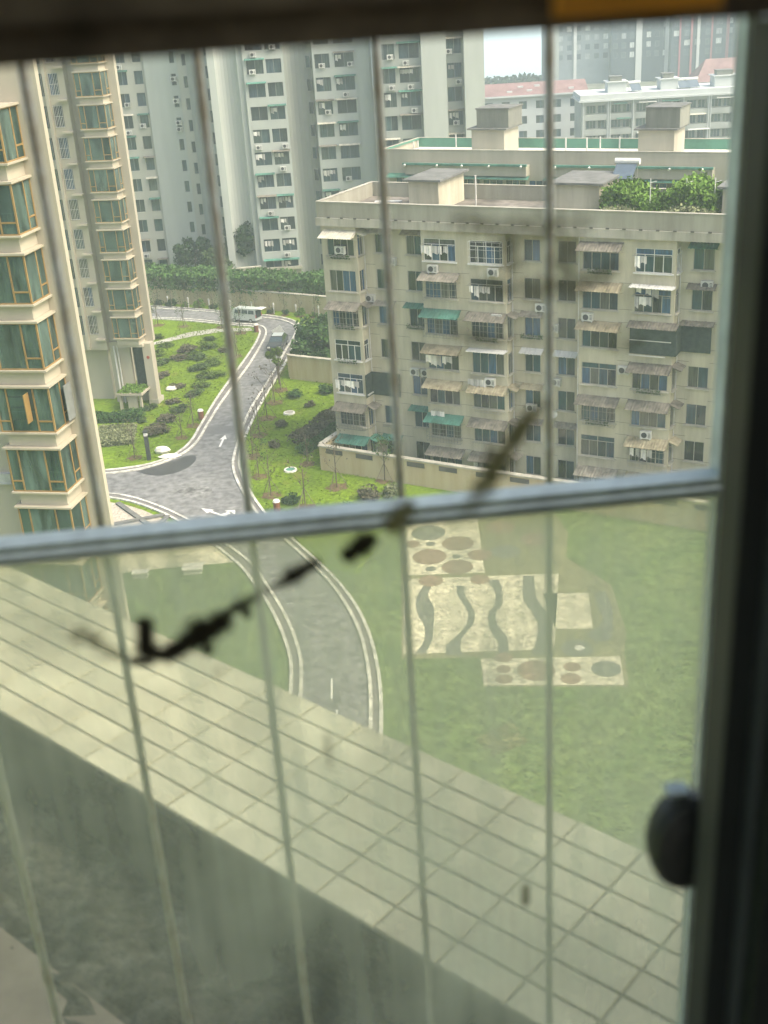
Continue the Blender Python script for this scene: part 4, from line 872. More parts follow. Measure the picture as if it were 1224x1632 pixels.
def highrise(label, x, y, W, nc, stripes, seed, m='high_dark'):
    rnd = random.Random(seed)
    t = thing('high_rise', label, 'building', (x, y, 0), -.03); cw = W/nc; holes = []
    for i in range(nc):
        for j in range(2, 15): holes.append((i*cw+cw*.22, i*cw+cw*.78, 2+j*3.0, 3.8+j*3.0))
    MB().wall(0, W, 0, 75, holes, .3, lambda a, d, z: (a, d, z)).face([(0,0,0),(0,0,75),(0,16,75),(0,16,0)]).face([(W,0,0),(W,16,0),(W,16,75),(W,0,75)]).build('wall', m, t)
    for (a, b, c, d) in holes: window(t, (a+b)/2, .2, c, round(b-a, 2), 1.8, 1, 0, 'frame_grey', 'pane_far', sill=False)
    for (a, w_, sm) in stripes: MB().box(a*W, a*W+w_, -.5, -.003, 0, 75).build('stripe', sm, t)
    return t
highrise('grey-blue tower rising behind the long red roof in the haze', 65.5, 430, 21.5, 7, ((.0, 4.0, 'far_wall'), (.42, 1.0, 'high_pale')), 1, 'high_mid')
highrise('dark hazy high-rise with one broad pale stripe', 86.5, 425, 19.5, 7, ((.42, 2.0, 'high_pale'), (.92, 1.4, 'high_pale')), 2)
highrise('dark hazy high-rise striped with red and one pale rib', 105.5, 420, 21, 6, ((.12, .5, 'high_red'), (.3, .6, 'high_red'), (.40, .9, 'high_pale'), (.62, .5, 'high_red'), (.86, .9, 'high_red')), 3)
highrise('dark hazy high-rise with scattered lit panes at the end of the row', 126, 415, 24, 8, ((.0, .7, 'high_red'), (.55, .8, 'high_dark')), 4)
stuff(link('far_trees', leaf_mesh('far_trees', np.stack([rng.uniform(10, 170, 6000), rng.uniform(440, 460, 6000), np.abs(rng.normal(0, .8, 6000))], 1), 1.0, 'leaf_dark')))['label'] = 'dark far-off line of trees below the pale sky sheet'

# ================================================================= GARDEN WALLS, HEDGES, TREES
def run_wall(name, label, pts, h, th, m, cap=True, panels=0, z=0):
    t = thing(name, label, 'wall', (pts[0][0], pts[0][1], z)); ox, oy = pts[0]
    for i in range(len(pts)-1):
        a = Vector(pts[i])-Vector((ox, oy)); b = Vector(pts[i+1])-Vector((ox, oy)); L = (b-a).length; r = math.atan2((b-a).y, (b-a).x)
        MB().box(0, L, -th/2, th/2, 0, h).build('wall_run', m, t, (a.x, a.y, 0), r)
        if cap: MB().box(-.08, L+.08, -th/2-.09, th/2+.09, h+.002, h+.13).build('coping', 'wall_cap', t, (a.x, a.y, .002*i), r)
        if panels:
            n = int(L/2.9)
            for k in range(n):
                if k % 2 == 0 or True: MB().box(k*2.9+.7, k*2.9+2.3, -th/2-.03, -th/2-.004, h-.52, h-.12).build('lattice_panel', 'rear_wall', t, (a.x, a.y, 0), r)
    return t
run_wall('garden_wall', 'stained yellow garden wall with dark lattice panels before the beige block', [(-5.06,93.34),(1.59,89.4),(6.9,86.3),(14.37,82.0),(30,73)], 2.15, .3, 'wall_yellow', panels=1)
run_wall('garden_wall', 'short end wall turning back from the yellow garden wall', [(-4.95,93.8),(-3.2,96.9)], 2.1, .28, 'wall_yellow')
run_wall('garden_wall', 'plain yellow wall between the road bend and the beige block', [(-8.9,119.2),(-4.6,116.7),(0,114.5)], 2.5, .3, 'wall_yellow')
run_wall('garden_wall', 'short yellow wall end beside the tree at the road bend', [(-9.0,119.6),(-6.6,124.5)], 2.45, .28, 'wall_yellow')
run_wall('retaining_wall', 'long pale retaining wall below the hedge and the white towers', [(-46,162.5),(-29.73,156.6),(-19.69,152.2),(-12.06,147.9),(-6.0,144.2),(8,136)], 2.3, .4, 'wall_yellow')
d = Vector((-6-(-46), 144.2-162.5)); hr = math.atan2(d.y, d.x)
hedge('clipped_hedge', 'long bright green hedge on top of the pale retaining wall', -21, 154.6, 50, 5.0, 2.1, hr, 'leaf_hedge', 16000, .24, 2.0, bump=.12)
structure(MB().prism([(-46,163),(-29.73,157),(-19.69,152.6),(-12.06,148.3),(-6,144.6),(8,136.4),(10,140),(-4,149),(-18,158),(-44,168)], 0, 2.05).build('terrace', 'earth'))
for i in range(14):
    f = i/13; x = -30+25*f; y = 155.4-12.4*f+random.uniform(-.4,.2)
    shrub('wall_shrub', 'small shrub at the foot of the pale retaining wall', x, y, random.uniform(.6, 1.1), random.choice(['leaf', 'leaf_dark', 'leaf_light']), group='shrubs along the retaining wall', hgt=1.0)
for i in range(9):
    f = i/8; x = -29.5+23*f; y = 154.9-11.5*f
    o = MB().cyl((0,0,0), (0,0,1.15), .07, n=6).cyl((0,0,1.15), (0,0,1.4), .12, .1, 6).build('bollard_light', 'bar_white', None, (x, y, 0)); tag(o, 'small pale post lamp at the foot of the retaining wall', 'lamp', 'post lamps along the retaining wall')
tree('broadleaf_tree', 'dense round green tree behind the yellow wall at the road bend', -4.9, 121.5, 5.6, 3.2, 'leaf', 9000, 30, .20)
tree('broadleaf_tree', 'slim leafy tree on the verge beside the dark parked car', -10.0, 117.6, 3.9, .95, 'leaf_soft', 1100, 10, .13)
tree('broadleaf_tree', 'grey-green tree at the foot of the first white tower', -24.2, 166, 6.6, 2.5, 'leaf_dark', 2600, 22, .26)
tree('broadleaf_tree', 'taller grey-green tree between the two white towers', -17.2, 164, 8.6, 2.4, 'leaf_dark', 2600, 20, .26)
tree('broadleaf_tree', 'low spreading tree in the gap between the white towers', -20.8, 163, 5.4, 2.3, 'leaf_dim', 2400, 18, .24)
w_ = run_wall('ramp_wall', 'pale sloping ramp wall at the base of the window-banked tower', [(-19.5,159.6),(-14.6,160.2)], 3.0, .4, 'wall_cap', cap=True)
SR = [('young bare tree with splayed stakes beside the round brown-topped bin', -9.1, 88.35, 0), ('young bare tree alone on the lawn below the pale drain cover', -6.18, 85.4, 0), ('young bare tree close before the yellow garden wall corner', -3.73, 89.18, 1), ('young bare tree on the verge where the road widens to the fork', -10.37, 92.55, 1), ('young bare tree on the verge right at the fork bend', -11.26, 97.3, 2), ('young bare tree on the verge by the plain yellow wall', -9.79, 115.47, 2), ('young bare tree next to the upper drain cover', -10.15, 111.62, 0), ('young bare tree on the verge opposite the purple shrub', -10.61, 107.12, 1), ('young bare tree on the verge opposite the painted arrow', -11.02, 102.6, 2), ('young tree with yellowish leaves against the garden wall', .24, 90.0, 1), ('young thin tree beside the sloping shrub bed', -6.34, 94.7, 2)]
for i, (lb, x, y, v) in enumerate(SR): sapling(lb, x, y, random.uniform(3.4, 4.6), 260 if i in (3, 9) else 60, var=v)
SL = [('young bare tree on the left lawn near the bollard lamp', -18.32, 103.25, 0), ('young bare tree at the left lawn corner beside the road', -21.97, 98.83, 1), ('young bare tree on the left lawn beside the brown bin', -17.6, 106.4, 2), ('young tree on the strip where the far path meets the road', -15.8, 138.2, 0), ('young tree on the left lawn along the narrow road', -15.41, 128.53, 1), ('young tree on the left lawn just below the far path', -16.6, 134.54, 2), ('young tree between the far road and the far path', -18.32, 141.35, 1), ('young tree on the grass strip by the far road', -23.27, 142.9, 0), ('young tree on the grass strip near the cream wing', -26.6, 144.2, 2)]
for i, (lb, x, y, v) in enumerate(SL): sapling(lb, x, y, random.uniform(3.2, 4.2), 160 if i > 2 else 60, var=v)
for i in range(12):
    f = i/11; sapling('leafy young tree in the row along the retaining wall' if i % 2 else 'nearly bare young tree in the row along the retaining wall', -28+21*f, 153.8-10.6*f, random.uniform(2.6, 3.8), 160 if i % 2 else 60, 'leafy young trees along the retaining wall' if i % 2 else 'bare young trees along the retaining wall', i % 3)
for i, (x, y, r, m, lb) in enumerate(((-9.15,104.6,.75,'leaf_purple','dark purple shrub on the right lawn above the fork bend'), (-9.44,99.43,.75,'leaf_purple','dark purple shrub on the right lawn level with the fork bend'), (-6.53,109.8,.7,'leaf_purple','dark purple shrub near the upper drain cover'), (-8.2,112.78,1.0,'leaf','light rounded bush on the right lawn below the plain wall'), (-5.0,113.4,1.1,'leaf','green bush against the beige block beside the plain wall'), (-7.4,86.6,.9,'leaf_dark','dark green bush beside the round brown-topped bin'), (-1.05,86.5,1.2,'leaf_purple','reddish low bush on the lawn before the garden wall'), (.4,86.8,1.1,'leaf_pale','pale straggly bush beside the reddish bush'), (-2.6,85.0,.6,'leaf_light','small bright bush on the lawn before the garden wall'), (-1.8,92.2,1.0,'leaf_light','pale green climber on the yellow garden wall'))):
    shrub('shrub', lb, x, y, r, m)
hedge('shrub_bed', 'clipped purple-brown shrub bed sloping towards the beige block', -5.4, 103.2, 8.5, 2.2, .75, math.radians(62), 'leaf_purple', 4200, .12)
hedge('shrub_bed', 'green clipped edging below the purple-brown shrub bed', -4.9, 100.6, 8.5, 1.1, .65, math.radians(60), 'leaf', 2600, .12)
hedge('shrub_bed', 'round pale-leaved planting bed on the left lawn', -24.6, 104.4, 3.6, 4.6, .6, .1, 'leaf_pale', 3600, .11)
hedge('shrub_bed', 'green strip of bushes at the foot of the cream wing', -26.2, 109.4, 7.0, 1.6, .8, -.1, 'leaf', 3000, .13)
LSH = [(-25.86,138.04,1.0),(-23.07,108.4,.7),(-23.26,122.7,1.0),(-17.82,126.24,1.1),(-18.64,115.62,1.0),(-20.52,108.44,1.1),(-16.99,121.55,1.0),(-19.32,110.94,1.0),(-21.31,131.83,1.2),(-19.23,132.63,1.2),(-23.94,127.54,1.1),(-21.0,105.16,1.3),(-24.11,134.6,1.1),(-19.29,136.0,.8),(-16.87,130.85,.9),(-18.4,121.2,1.3),(-19.2,124.4,1.2),(-20.8,118.5,.9),(-18.2,118.6,1.1),(-20.1,128.4,1.3),(-21.9,128.8,1.0),(-25.2,131,1.3),(-22.6,112.0,.9),(-20.6,113.6,.8)]
for i, (x, y, r) in enumerate(LSH): shrub('lawn_shrub', ['low fresh green shrub scattered over the left lawn', 'low dark green shrub scattered over the left lawn', 'low purple-brown shrub scattered over the left lawn'][i % 3], x, y, r*1.25, ['leaf_soft', 'leaf_dim', 'leaf_purple'][i % 3], group=['fresh green shrubs on the left lawn', 'dark green shrubs on the left lawn', 'purple-brown shrubs on the left lawn'][i % 3], hgt=.42)
# tufts that roughen the lawns
P = np.concatenate([np.stack([rng.uniform(-24, -14, 9000), rng.uniform(98, 145, 9000), rng.uniform(.0, .09, 9000)], 1), np.stack([rng.uniform(-11.5, 2, 9000), rng.uniform(75, 118, 9000), rng.uniform(.0, .09, 9000)], 1), np.stack([rng.uniform(0, 24, 9000), rng.uniform(42, 62, 9000), rng.uniform(0, .08, 9000)], 1), np.stack([rng.uniform(-22, -10, 5000), rng.uniform(58, 75, 5000), rng.uniform(0, .08, 5000)], 1)])
def inside(poly, x, y):
    c = np.zeros(len(x), bool); n = len(poly); j = n-1
    for i in range(n):
        xi, yi = poly[i]; xj, yj = poly[j]
        c ^= ((yi > y) != (yj > y)) & (x < (xj-xi)*(y-yi)/((yj-yi) or 1e-9)+xi); j = i
    return c
keep = ~inside(lines['KR_OUT']+lines['KB_OUT'][::-1]+[(-40,95)]+lines['KL_OUT'][::-1], P[:,0], P[:,1])
keep &= ~inside([(1.2,83.5),(16.7,82.3),(16.4,69.58),(16,61.48),(13.95,61.0),(13.44,57),(5,58),(5.1,61.3),(0.4,61.7)], P[:,0], P[:,1])
keep &= ~inside([(-30,91),(-21,89.3),(-12.5,79.2),(-10.8,76.4),(-24,75.6),(-30,75)], P[:,0], P[:,1])
stuff(link('grass_tufts', leaf_mesh('grass_tufts', P[keep & (P[:,1] > 75)], .10, 'tuft', 3.0)))['label'] = 'rough tufts of grass over the lawns'

stuff(link('grass_tufts', leaf_mesh('grass_tufts', P[keep & (P[:,1] <= 75)], .10, 'tuft_near', 4.0)))['label'] = 'rough darker tufts of grass over the lawn round the plaza'
# ---- small things on the lawns
t = thing('bollard_lamp', 'dark square bollard lamp with pale head on the left lawn', 'lamp', (-20.57, 98.14, 0))
MB().box(-.17, .17, -.17, .17, 0, 2.3).build('post', 'lamp_dark', t); MB().box(-.15, .15, -.15, .15, 2.303, 2.62).build('lamp_head', 'frame_white', t); MB().box(-.2, .2, -.2, .2, 2.623, 2.75).build('cap', 'lamp_dark', t)
def bin_(label, x, y):
    t = thing('litter_bin', label, 'bin', (x, y, 0)); MB().cyl((0,0,0), (0,0,.85), .26, .28, 10).build('barrel', 'bin_brown', t); MB().cyl((0,0,.853), (0,0,1.0), .31, .24, 10).build('lid', 'white_stone', t)
bin_('brown litter bin with pale lid on the left lawn', -17.07, 108.15); bin_('brown litter bin with pale lid on the right lawn', -8.41, 85.14); bin_('brown litter bin at the bend beside the grey van', -13.9, 138.3)
def rock(label, x, y, sx, sy, sz):
    mb = MB(); n = 8; R_ = [[(sx*(1-.25*abs(k-1))*math.cos(2*math.pi*i/n)*random.uniform(.8,1.1), sy*(1-.25*abs(k-1))*math.sin(2*math.pi*i/n)*random.uniform(.8,1.1), sz*k/2) for i in range(n)] for k in range(3)]
    for k in range(2):
        for i in range(n): mb.face([R_[k][i], R_[k][(i+1)%n], R_[k+1][(i+1)%n], R_[k+1][i]])
    mb.face(R_[2]); tag(mb.build('rock', 'white_stone', None, (x, y, -.02)), label, 'rock')
rock('rounded white rock on the left lawn by the kerb', -19.6, 99.7, .75, .45, .55); rock('flat white rock lying on the kerb below the rounded rock', -18.8, 98.5, 1.1, .5, .25); rock('low white rock beside the cream wing', -21.3, 117.8, .7, .5, .4)
for i, (x, y) in enumerate(((-8.55,108.17),(-7.75,93.51))):
    t = thing('drain_cover', 'round pale drain cover on the right lawn near the plain wall' if i == 0 else 'round pale drain cover on the right lawn near the garden wall', 'drain cover', (x, y, 0))
    mb = MB(); n = 20
    for k in range(n):
        a, b = 2*math.pi*k/n, 2*math.pi*(k+1)/n
        for r0, r1, z0, z1 in ((.55, .40, .14, .14), (.55, .58, .14, 0)): mb.face([(r0*math.cos(a), r0*math.sin(a), z0), (r0*math.cos(b), r0*math.sin(b), z0), (r1*math.cos(b), r1*math.sin(b), z1), (r1*math.cos(a), r1*math.sin(a), z1)])
    mb.build('rim', 'white_stone', t); MB().cyl((0,0,.02), (0,0,.11), .41, n=20).build('lid', 'block_trim' if i == 0 else 'green_paint', t)

# ---- vehicles
def vehicle(name, label, cat, x, y, rz, body_m, prof, W, glass, wheels, hatch, L):
    t = thing(name, label, cat, (x, y, .012), rz)
    mb = MB(); n = len(prof); ins = .10
    # cross-section narrows above the waist
    def wd(z): return W/2 - (0.16 if z > 1.25 else 0.06 if z > .95 else 0)
    A = [(px, -wd(pz), pz) for px, pz in prof]; B = [(px, wd(pz), pz) for px, pz in prof]
    mb.face(A[::-1]); mb.face(B)
    for i in range(n): mb.face([A[i], A[(i+1)%n], B[(i+1)%n], B[i]])
    b = mb.build('body', body_m, t)
    bv = b.modifiers.new('bevel', 'BEVEL'); bv.width = .05; bv.segments = 2; bv.limit_method = 'ANGLE'
    for g in glass: MB().face(g).build('window', 'pane_car', t)
    for (wx_, r) in wheels:
        for s in (-1, 1):
            w_ = MB().cyl((wx_, s*(W/2-.2), r), (wx_, s*(W/2+.02), r), r, n=16).build('wheel', 'tyre', t); MB().cyl((wx_, s*(W/2+.021), r), (wx_, s*(W/2+.03), r), r*.6, n=12).build('rim', 'rim', w_)
    return t
vp_ = [(-2.2,.35),(2.1,.35),(2.2,.6),(2.15,1.0),(1.55,1.85),(1.3,1.95),(-2.05,1.98),(-2.2,1.85)]
sg = []
for s in (-1, 1):
    yy = s*(1.7/2-.142); yb = s*(1.7/2-.052)
    for (a, b) in ((-1.95,-1.0),(-.9,.1),(.2,1.25)): sg.append([(a, yb, 1.27), (b, yb, 1.27), (b-.05, yy, 1.78), (a+.05, yy, 1.78)][::s])
sg.append([(2.13,-.62,1.06),(2.13,.62,1.06),(1.63,.6,1.78),(1.63,-.6,1.78)])
v = vehicle('van', 'pale grey minivan parked at the road bend with its tailgate raised', 'van', -15.6, 143.6, math.radians(152), 'van_body', vp_, 1.7, sg, ((-1.35,.31),(1.35,.31)), True, 4.4); v.scale = (.88, .88, .88)
MB().box(-2.215, -2.19, -.68, .68, .7, 1.75).build('boot_opening', 'mesh_dark', v)
MB().box(-3.2, -2.15, -.72, .72, 1.98, 2.05).build('tailgate', 'frame_white', v)
for s in (-1, 1): MB().box(-2.23, -2.2, s*.74-.07, s*.74+.07, .75, 1.2).build('tail_light', 'tail_light', v); MB().box(2.15, 2.2, s*.6-.14, s*.6+.14, .62, .82).build('headlight', 'frame_white', v)
cp_ = [(-2.1,.32),(2.1,.32),(2.15,.6),(2.05,.85),(1.0,.98),(.35,1.42),(-1.2,1.46),(-1.95,1.0),(-2.15,.95)]
sg = []
for s in (-1, 1):
    yb = s*(1.7/2-.05); yy = s*(1.7/2-.145)
    for (a, b, c, d_) in ((-1.55,-.45,-1.1,-.45),(-.38,.85,-.38,.38)): sg.append([(a, yb, 1.0), (b, yb, 1.0), (d_, yy, 1.38), (c, yy, 1.38)][::s])
sg.append([(1.0,-.68,1.0),(1.0,.68,1.0),(.40,.62,1.405),(.40,-.62,1.405)])
c = vehicle('car', 'dark car stopped on the road at the bend with its boot lid raised', 'car', -10.9, 130.9, math.radians(-98), 'car_body', cp_, 1.7, sg, ((-1.3,.31),(1.3,.31)), True, 4.2)
MB().box(-.62, .62, -.03, .03, 0, .95).build('boot_lid', 'frame_white', c, (-1.75, 0, 1.02), (0, -.5, math.pi/2))
MB().box(-1.2, .2, -.6, .6, 1.462, 1.475).build('roof_panel', 'van_body', c)
for s in (-1, 1): MB().box(-2.17, -2.13, s*.62-.15, s*.62+.15, .68, .86).build('tail_light', 'tail_light', c); MB().box(2.1, 2.16, s*.6-.16, s*.6+.16, .6, .76).build('headlight', 'frame_white', c)

# ================================================================= THE WINDOW WE LOOK THROUGH (frame turned 4.6 degrees)
WR = math.atan2(.081, .9967); W0 = (0, 0, H)
room = structure(MB().box(-2.6, -1.6, -4.2, -4.0, -1.5, 1.3).box(1.6, 2.6, -4.2, -4.0, -1.5, 1.3).box(-1.6, 1.6, -4.2, -4.0, -1.5, -.7).box(-2.8, -2.6, -4.2, -2.6, -1.5, 1.3).box(-2.8, -2.6, -.5, .34, -1.5, 1.3).box(-2.8, -2.6, -2.6, -.5, -1.5, -.7).box(2.6, 2.8, -4.2, .34, -1.5, 1.3).box(-2.8, 2.8, -4.2, .34, -1.7, -1.5).box(-2.8, 2.8, -4.2, .34, 1.3, 1.5).build('room_walls', 'room', None, W0, WR))  # unseen side and back openings added to bring daylight onto the frame
fw = MB(); fw.box(-2.8, 2.8, .345, .52, .10, 1.5); fw.box(-2.8, 2.8, .345, .52, -1.7, -.98); fw.box(-2.8, -.95, .345, .52, -.98, .10); fw.box(.36, 2.8, .345, .52, -.98, .10)
structure(fw.build('window_wall', 'sill_plain', None, W0, WR))
sash = thing('window_sash', 'dark backlit sliding window sash with oval latch', 'window', W0, WR)
hd = MB(); hd.box(-.95, .36, .345, .372, -.0165, .10); hd.box(-.95, .36, .325, .344, -.006, .10)
hd.build('head_rail', 'head_wood', sash)
sd = MB(); sd.box(.1418, .151, .332, .350, -.97, -.017); sd.box(.1552, .36, .318, .350, -.97, -.017); sd.build('stile', 'sash_dark', sash)
MB().box(.1512, .155, .328, .349, -.97, -.017).build('glazing_bead', 'sash_bead', sash)
bl = MB(); bl.box(-.95, .137, .335, .372, -.97, -.90); bl.box(-.95, -.91, .335, .372, -.90, -.017); bl.build('lower_rail', 'sash_dark', sash)
# oval latch standing proud of the stile
lm = MB(); n = 24; rings = [(1.0, .0), (1.0, .012), (.86, .019), (.5, .023)]; prev = None
for (r, d) in rings:
    cur = [(r*.0150*math.cos(2*math.pi*i/n), -d*.6, r*.0235*math.sin(2*math.pi*i/n)) for i in range(n)]
    if prev:
        for i in range(n): lm.face([prev[i], prev[(i+1)%n], cur[(i+1)%n], cur[i]])
    prev = cur
lm.face(prev); lt = lm.build('latch', 'latch', sash, (.1455, .378, -.331), None, True)
MB().box(-.008, .001, -.006, .001, .0235, .0255).build('latch_highlight', 'rail', lt)  # pale sliver painting the highlight along the latch top
gp = MB().face([(-.91,.42,-.97),(.36,.42,-.97),(.36,.42,.1),(-.91,.42,.1)]).build('glass_pane', 'near_pane', sash)
# grime stuck on the pane: ribbons of dirt, thick in the middle and thinning to nothing at the edges
def smear(name, strokes, m, yy=.4185):
    for i, st in enumerate(strokes): smear1(name, [st], m, yy-.00035*i)
def smear1(name, strokes, m, yy):
    me = bpy.data.meshes.new(name); V = []; F = []; Cv = []
    prof = [(-1.35, 0), (-.95, .14), (-.6, .45), (-.25, .9), (.0, 1), (.25, .9), (.6, .45), (.95, .14), (1.35, 0)]
    for st in strokes:
        P_ = []
        for i in range(len(st)-1):
            for j in range(6):
                f = j/6; P_.append(tuple(st[i][q]*(1-f)+st[i+1][q]*f for q in range(4)))
        P_.append(st[-1])
        # ease the corners
        for _ in range(3): P_ = [P_[0]]+[tuple((P_[i-1][q]+2*P_[i][q]+P_[i+1][q])/4 for q in range(4)) for i in range(1, len(P_)-1)]+[P_[-1]]
        base = len(V); k = len(prof)
        for i, (x, z, wd, dn) in enumerate(P_):
            a = P_[max(i-1,0)]; b = P_[min(i+1,len(P_)-1)]; dx, dz = b[0]-a[0], b[1]-a[1]; L = math.hypot(dx, dz) or 1; nx, nz = -dz/L, dx/L
            e = min(1, i/2.5, (len(P_)-1-i)/2.5); jit = 1+.10*math.sin(i*1.3+x*400)+.12*math.sin(i*.7)
            for (o_, c_) in prof: wd2 = wd*1.25; V.append((x+nx*wd2*o_*jit, yy-.0006*c_*dn*e, z+nz*wd2*o_*jit)); Cv.append(c_*dn*e)
        for i in range(len(P_)-1):
            for j in range(k-1): a = base+i*k+j; F.append([a, a+1, a+k+1, a+k])
    me.from_pydata(V, [], F); at = me.attributes.new('cover', 'FLOAT', 'POINT'); at.data.foreach_set('value', Cv); me.materials.append(MATS[m])
    for p_ in me.polygons: p_.use_smooth = True
    return link(name, me, sash)
smear('grime', [[(-.0640,-.2245,.0040,1),(-.0645,-.233,.0048,1),(-.0655,-.2415,.0050,1),(-.0585,-.2445,.0042,1),(-.0505,-.2405,.0060,1),(-.0420,-.2355,.0082,1),(-.0350,-.2320,.0066,1),(-.0300,-.2272,.0034,.65),(-.0235,-.2245,.0042,.8),(-.0165,-.2200,.0026,.38),(-.0105,-.2180,.0034,.5),(-.0035,-.2142,.0046,.95),(.0040,-.2100,.0040,.85),(.0100,-.2085,.0026,.3)],
               [(-.0735,-.2440,.0022,.7),(-.0690,-.2462,.0030,.9),(-.0610,-.2465,.0024,.8)], [(-.0425,-.2400,.0030,1),(-.0400,-.2480,.0022,.7)], [(-.0235,-.2250,.0028,.9),(-.0238,-.2325,.0022,.7)],
               [(.0150,-.2085,.0034,.8),(.0200,-.2060,.0056,1),(.0260,-.2020,.0060,1),(.0315,-.1995,.0042,.8)]], 'smear_black')
smear('grime', [[(.0325,-.1990,.0050,.6),(.0385,-.1960,.0075,.95),(.0425,-.1905,.0068,.9),(.0455,-.1850,.0040,.5)], [(.0620,-.1990,.0050,.22),(.0685,-.1905,.0066,.6),(.0740,-.1835,.0062,.85),(.0790,-.1745,.0066,.95),(.0830,-.1690,.0052,.8),(.0870,-.1630,.0056,.95),(.0915,-.1572,.0046,.9),(.0965,-.1525,.0040,.6),(.1010,-.1490,.0030,.3)], [(.0715,-.1790,.0030,.4),(.0760,-.1700,.0036,.55),(.0800,-.1620,.0026,.3)], [(.0790,-.1850,.0036,.35),(.0840,-.1760,.0030,.5),(.0880,-.1700,.002,.3)],
               [(-.0985,-.2285,.004,.3),(-.0865,-.2310,.0060,.75),(-.0780,-.2400,.0045,.6),(-.0700,-.2450,.003,.6)], [(.0035,-.2860,.0020,.45),(.0037,-.2990,.0024,.55),(.0038,-.3100,.0014,.3)], [(.0880,-.3810,.0018,.7),(.0882,-.3900,.0026,1),(.0876,-.3985,.0020,.7)], [(-.0385,-.2480,.0030,.55),(-.0375,-.2600,.0026,.3)]], 'smear_brown')
smear('grime', [[(.0600,-.0790,.0044,.5),(.0790,-.0830,.0066,.5),(.0990,-.0855,.0066,.55),(.1240,-.0835,.0034,.3)], [(.0835,-.0840,.0060,.5),(.0845,-.0930,.0072,.62),(.0865,-.1030,.0066,.55)], [(.1040,-.0840,.0066,.5),(.1062,-.0950,.0074,.6),(.1020,-.1050,.0066,.55)], [(.0660,-.1020,.0030,.35),(.0860,-.1060,.0060,.55),(.1060,-.1075,.0066,.62),(.1200,-.1040,.0068,.5),(.1290,-.0975,.0030,.25)], [(.0560,-.1180,.0040,.35),(.0760,-.1245,.0046,.6),(.0920,-.1250,.0030,.25)], [(.118,-.128,.006,.30),(.128,-.131,.007,.4),(.139,-.128,.005,.3)]], 'smear_brown', .4178)
tg = MB(); tg.box(.078, .122, .3205, .3245, -.0125, .06); o = tg.build('orange_tag', 'orange', None, W0, WR); tag(o, 'orange tag hanging on the dark window head', 'tag')
# outer frame: pale rail, stile and dusty lower pane
fr = thing('outer_window_frame', 'pale aluminium outer frame with a dusty lower pane', 'window', W0, WR)
MB().box(-.95, .2798, .692, .71, -.3272, -.3225).box(-.95, .2798, .686, .712, -.3222, -.3190).box(-.95, .2798, .692, .71, -.3187, -.3142).build('middle_rail', 'rail', fr)
MB().box(.2800, .2868, .695, .712, -1.02, .1).build('outer_stile', 'rail', fr)
MB().box(-.95, .2798, .69, .715, -1.02, -.98).build('bottom_rail', 'rail', fr)
MB().face([(-.95,.70,-.98),(.2798,.70,-.98),(.2798,.70,-.328),(-.95,.70,-.328)]).build('dusty_pane', 'dust_pane', fr)
gr = thing('security_grille', 'grey steel rods of the security grille outside the window', 'grille', W0, WR)
for k, x in enumerate((-.9, -.79, -.68, -.57, -.46, -.355, -.248, -.1385, -.0336, .0763, .186)): MB().cyl((x, .78, -1.0), (x, .78, .3), .0032, n=10).build('rod', 'rod', gr, smooth=True)
MB().box(-.95, .3, .772, .788, -1.03, -1.0).build('base_bar', 'rod', gr)
MB().box(-.95, .3, .772, .788, .3, .33).build('top_bar', 'rod', gr)
# ---- tiled parapet outside: seven rows of small tiles running away to the left
LU = Vector((-.7465, .666)).normalized(); LR = math.atan2(LU.y, LU.x)
led = thing('tiled_parapet', 'beige-tiled parapet top running diagonally below the window', 'parapet', (0, 0, H-1.03), LR)
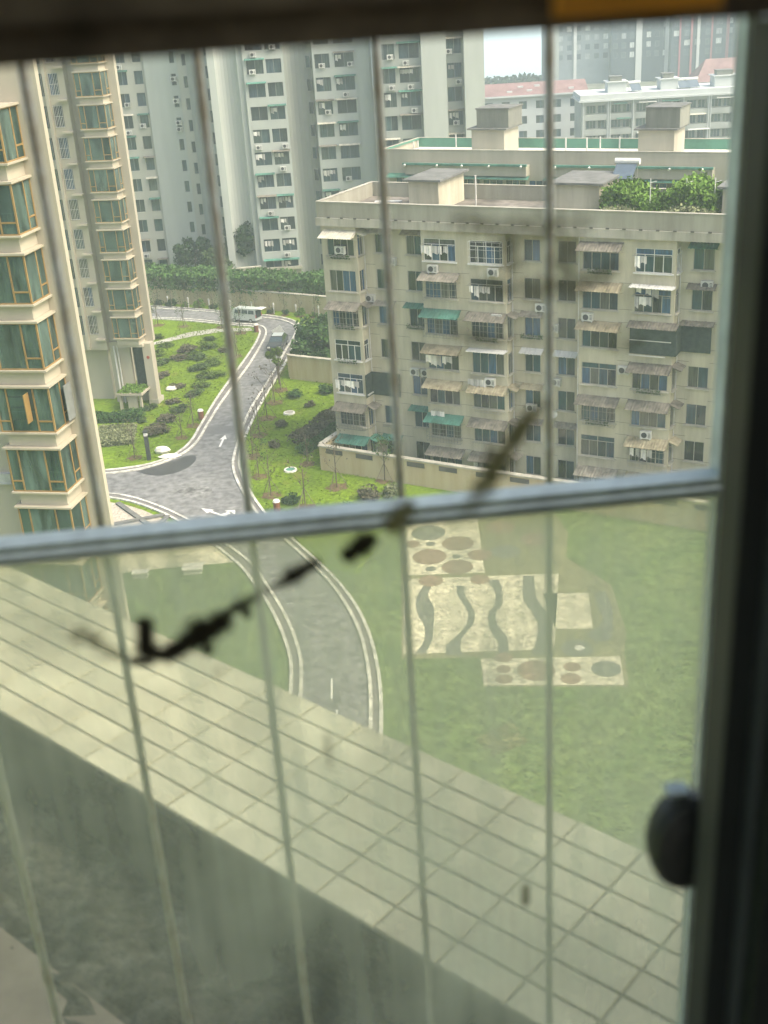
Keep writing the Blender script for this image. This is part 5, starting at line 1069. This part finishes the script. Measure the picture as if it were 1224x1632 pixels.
# local x = along LU, local y = -(outward)
MB().box(.1, 3.2, -1.083, -.772, -4.0, -.0026).build('parapet_body', 'grout', led)
tm = MB(); e = .0017; a_, b_ = .095-e, .0443-e; bv = .0009
tm.box(e, a_, e, b_, -.006, -.0012); tm.face([(e+bv, e+bv, 0), (a_-bv, e+bv, 0), (a_-bv, b_-bv, 0), (e+bv, b_-bv, 0)])
for q in (((e,e),(a_,e),(a_-bv,e+bv),(e+bv,e+bv)), ((a_,e),(a_,b_),(a_-bv,b_-bv),(a_-bv,e+bv)), ((a_,b_),(e,b_),(e+bv,b_-bv),(a_-bv,b_-bv)), ((e,b_),(e,e),(e+bv,e+bv),(e+bv,b_-bv))):
    tm.face([(*q[0],-.0012),(*q[1],-.0012),(*q[2],0),(*q[3],0)])
tme = tm.mesh('tile', 'tile')
for i in range(28):
    for j in range(7): link('tile', tme, led, (.18+i*.095, -1.0825+j*.0443, random.uniform(-.0006,.0006)), (random.uniform(-.004,.004), random.uniform(-.004,.004), random.uniform(-.004,.004)))
gt = thing('roof_gutter', 'rough dark concrete gutter between the tiled parapet and our wall', 'gutter', (0, 0, H-1.03), LR)
mb = MB(); nx, ny = 60, 12
gz = lambda i, j: -.16+.006*math.sin(i*1.7+j)+.008*math.sin(j*2.1+i*.6)+random.uniform(-.004, .004)
Z = [[gz(i, j) for j in range(ny+1)] for i in range(nx+1)]
for i in range(nx):
    for j in range(ny):
        q = lambda a, b: (.1+3.1*a/nx, -.772+.36*b/ny, Z[a][b]); mb.face([q(i,j), q(i+1,j), q(i+1,j+1), q(i,j+1)])
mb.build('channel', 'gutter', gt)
MB().box(.1, 3.2, -.772, -.768, -.2, -.01).build('inner_face', 'gutter', gt)
sw = MB().box(.1, 3.2, -.575, -.2, -1.5, -.155).build('outer_sill', 'sill_plain', None, (0, 0, H-1.03), LR); tag(sw, 'plain pale sill of our own wall below the window, beside the dark gutter', 'sill')

# ================================================================= HAZE
hz = MB().box(-1500, 1500, -80, 2600, -4.9, 82).build('haze', None); stuff(hz); hz['label'] = 'pale damp summer haze'
m = bpy.data.materials.new('haze_air'); m.use_nodes = True; nn = m.node_tree.nodes; nn.remove(nn['Principled BSDF'])
pv = nn.new('ShaderNodeVolumePrincipled'); pv.inputs['Color'].default_value = (.80, .93, .93, 1); pv.inputs['Density'].default_value = .00105; pv.inputs['Anisotropy'].default_value = .2
m.node_tree.links.new(pv.outputs[0], nn['Material Output'].inputs['Volume']); hz.data.materials.append(m)
hz.display_type = 'WIRE'
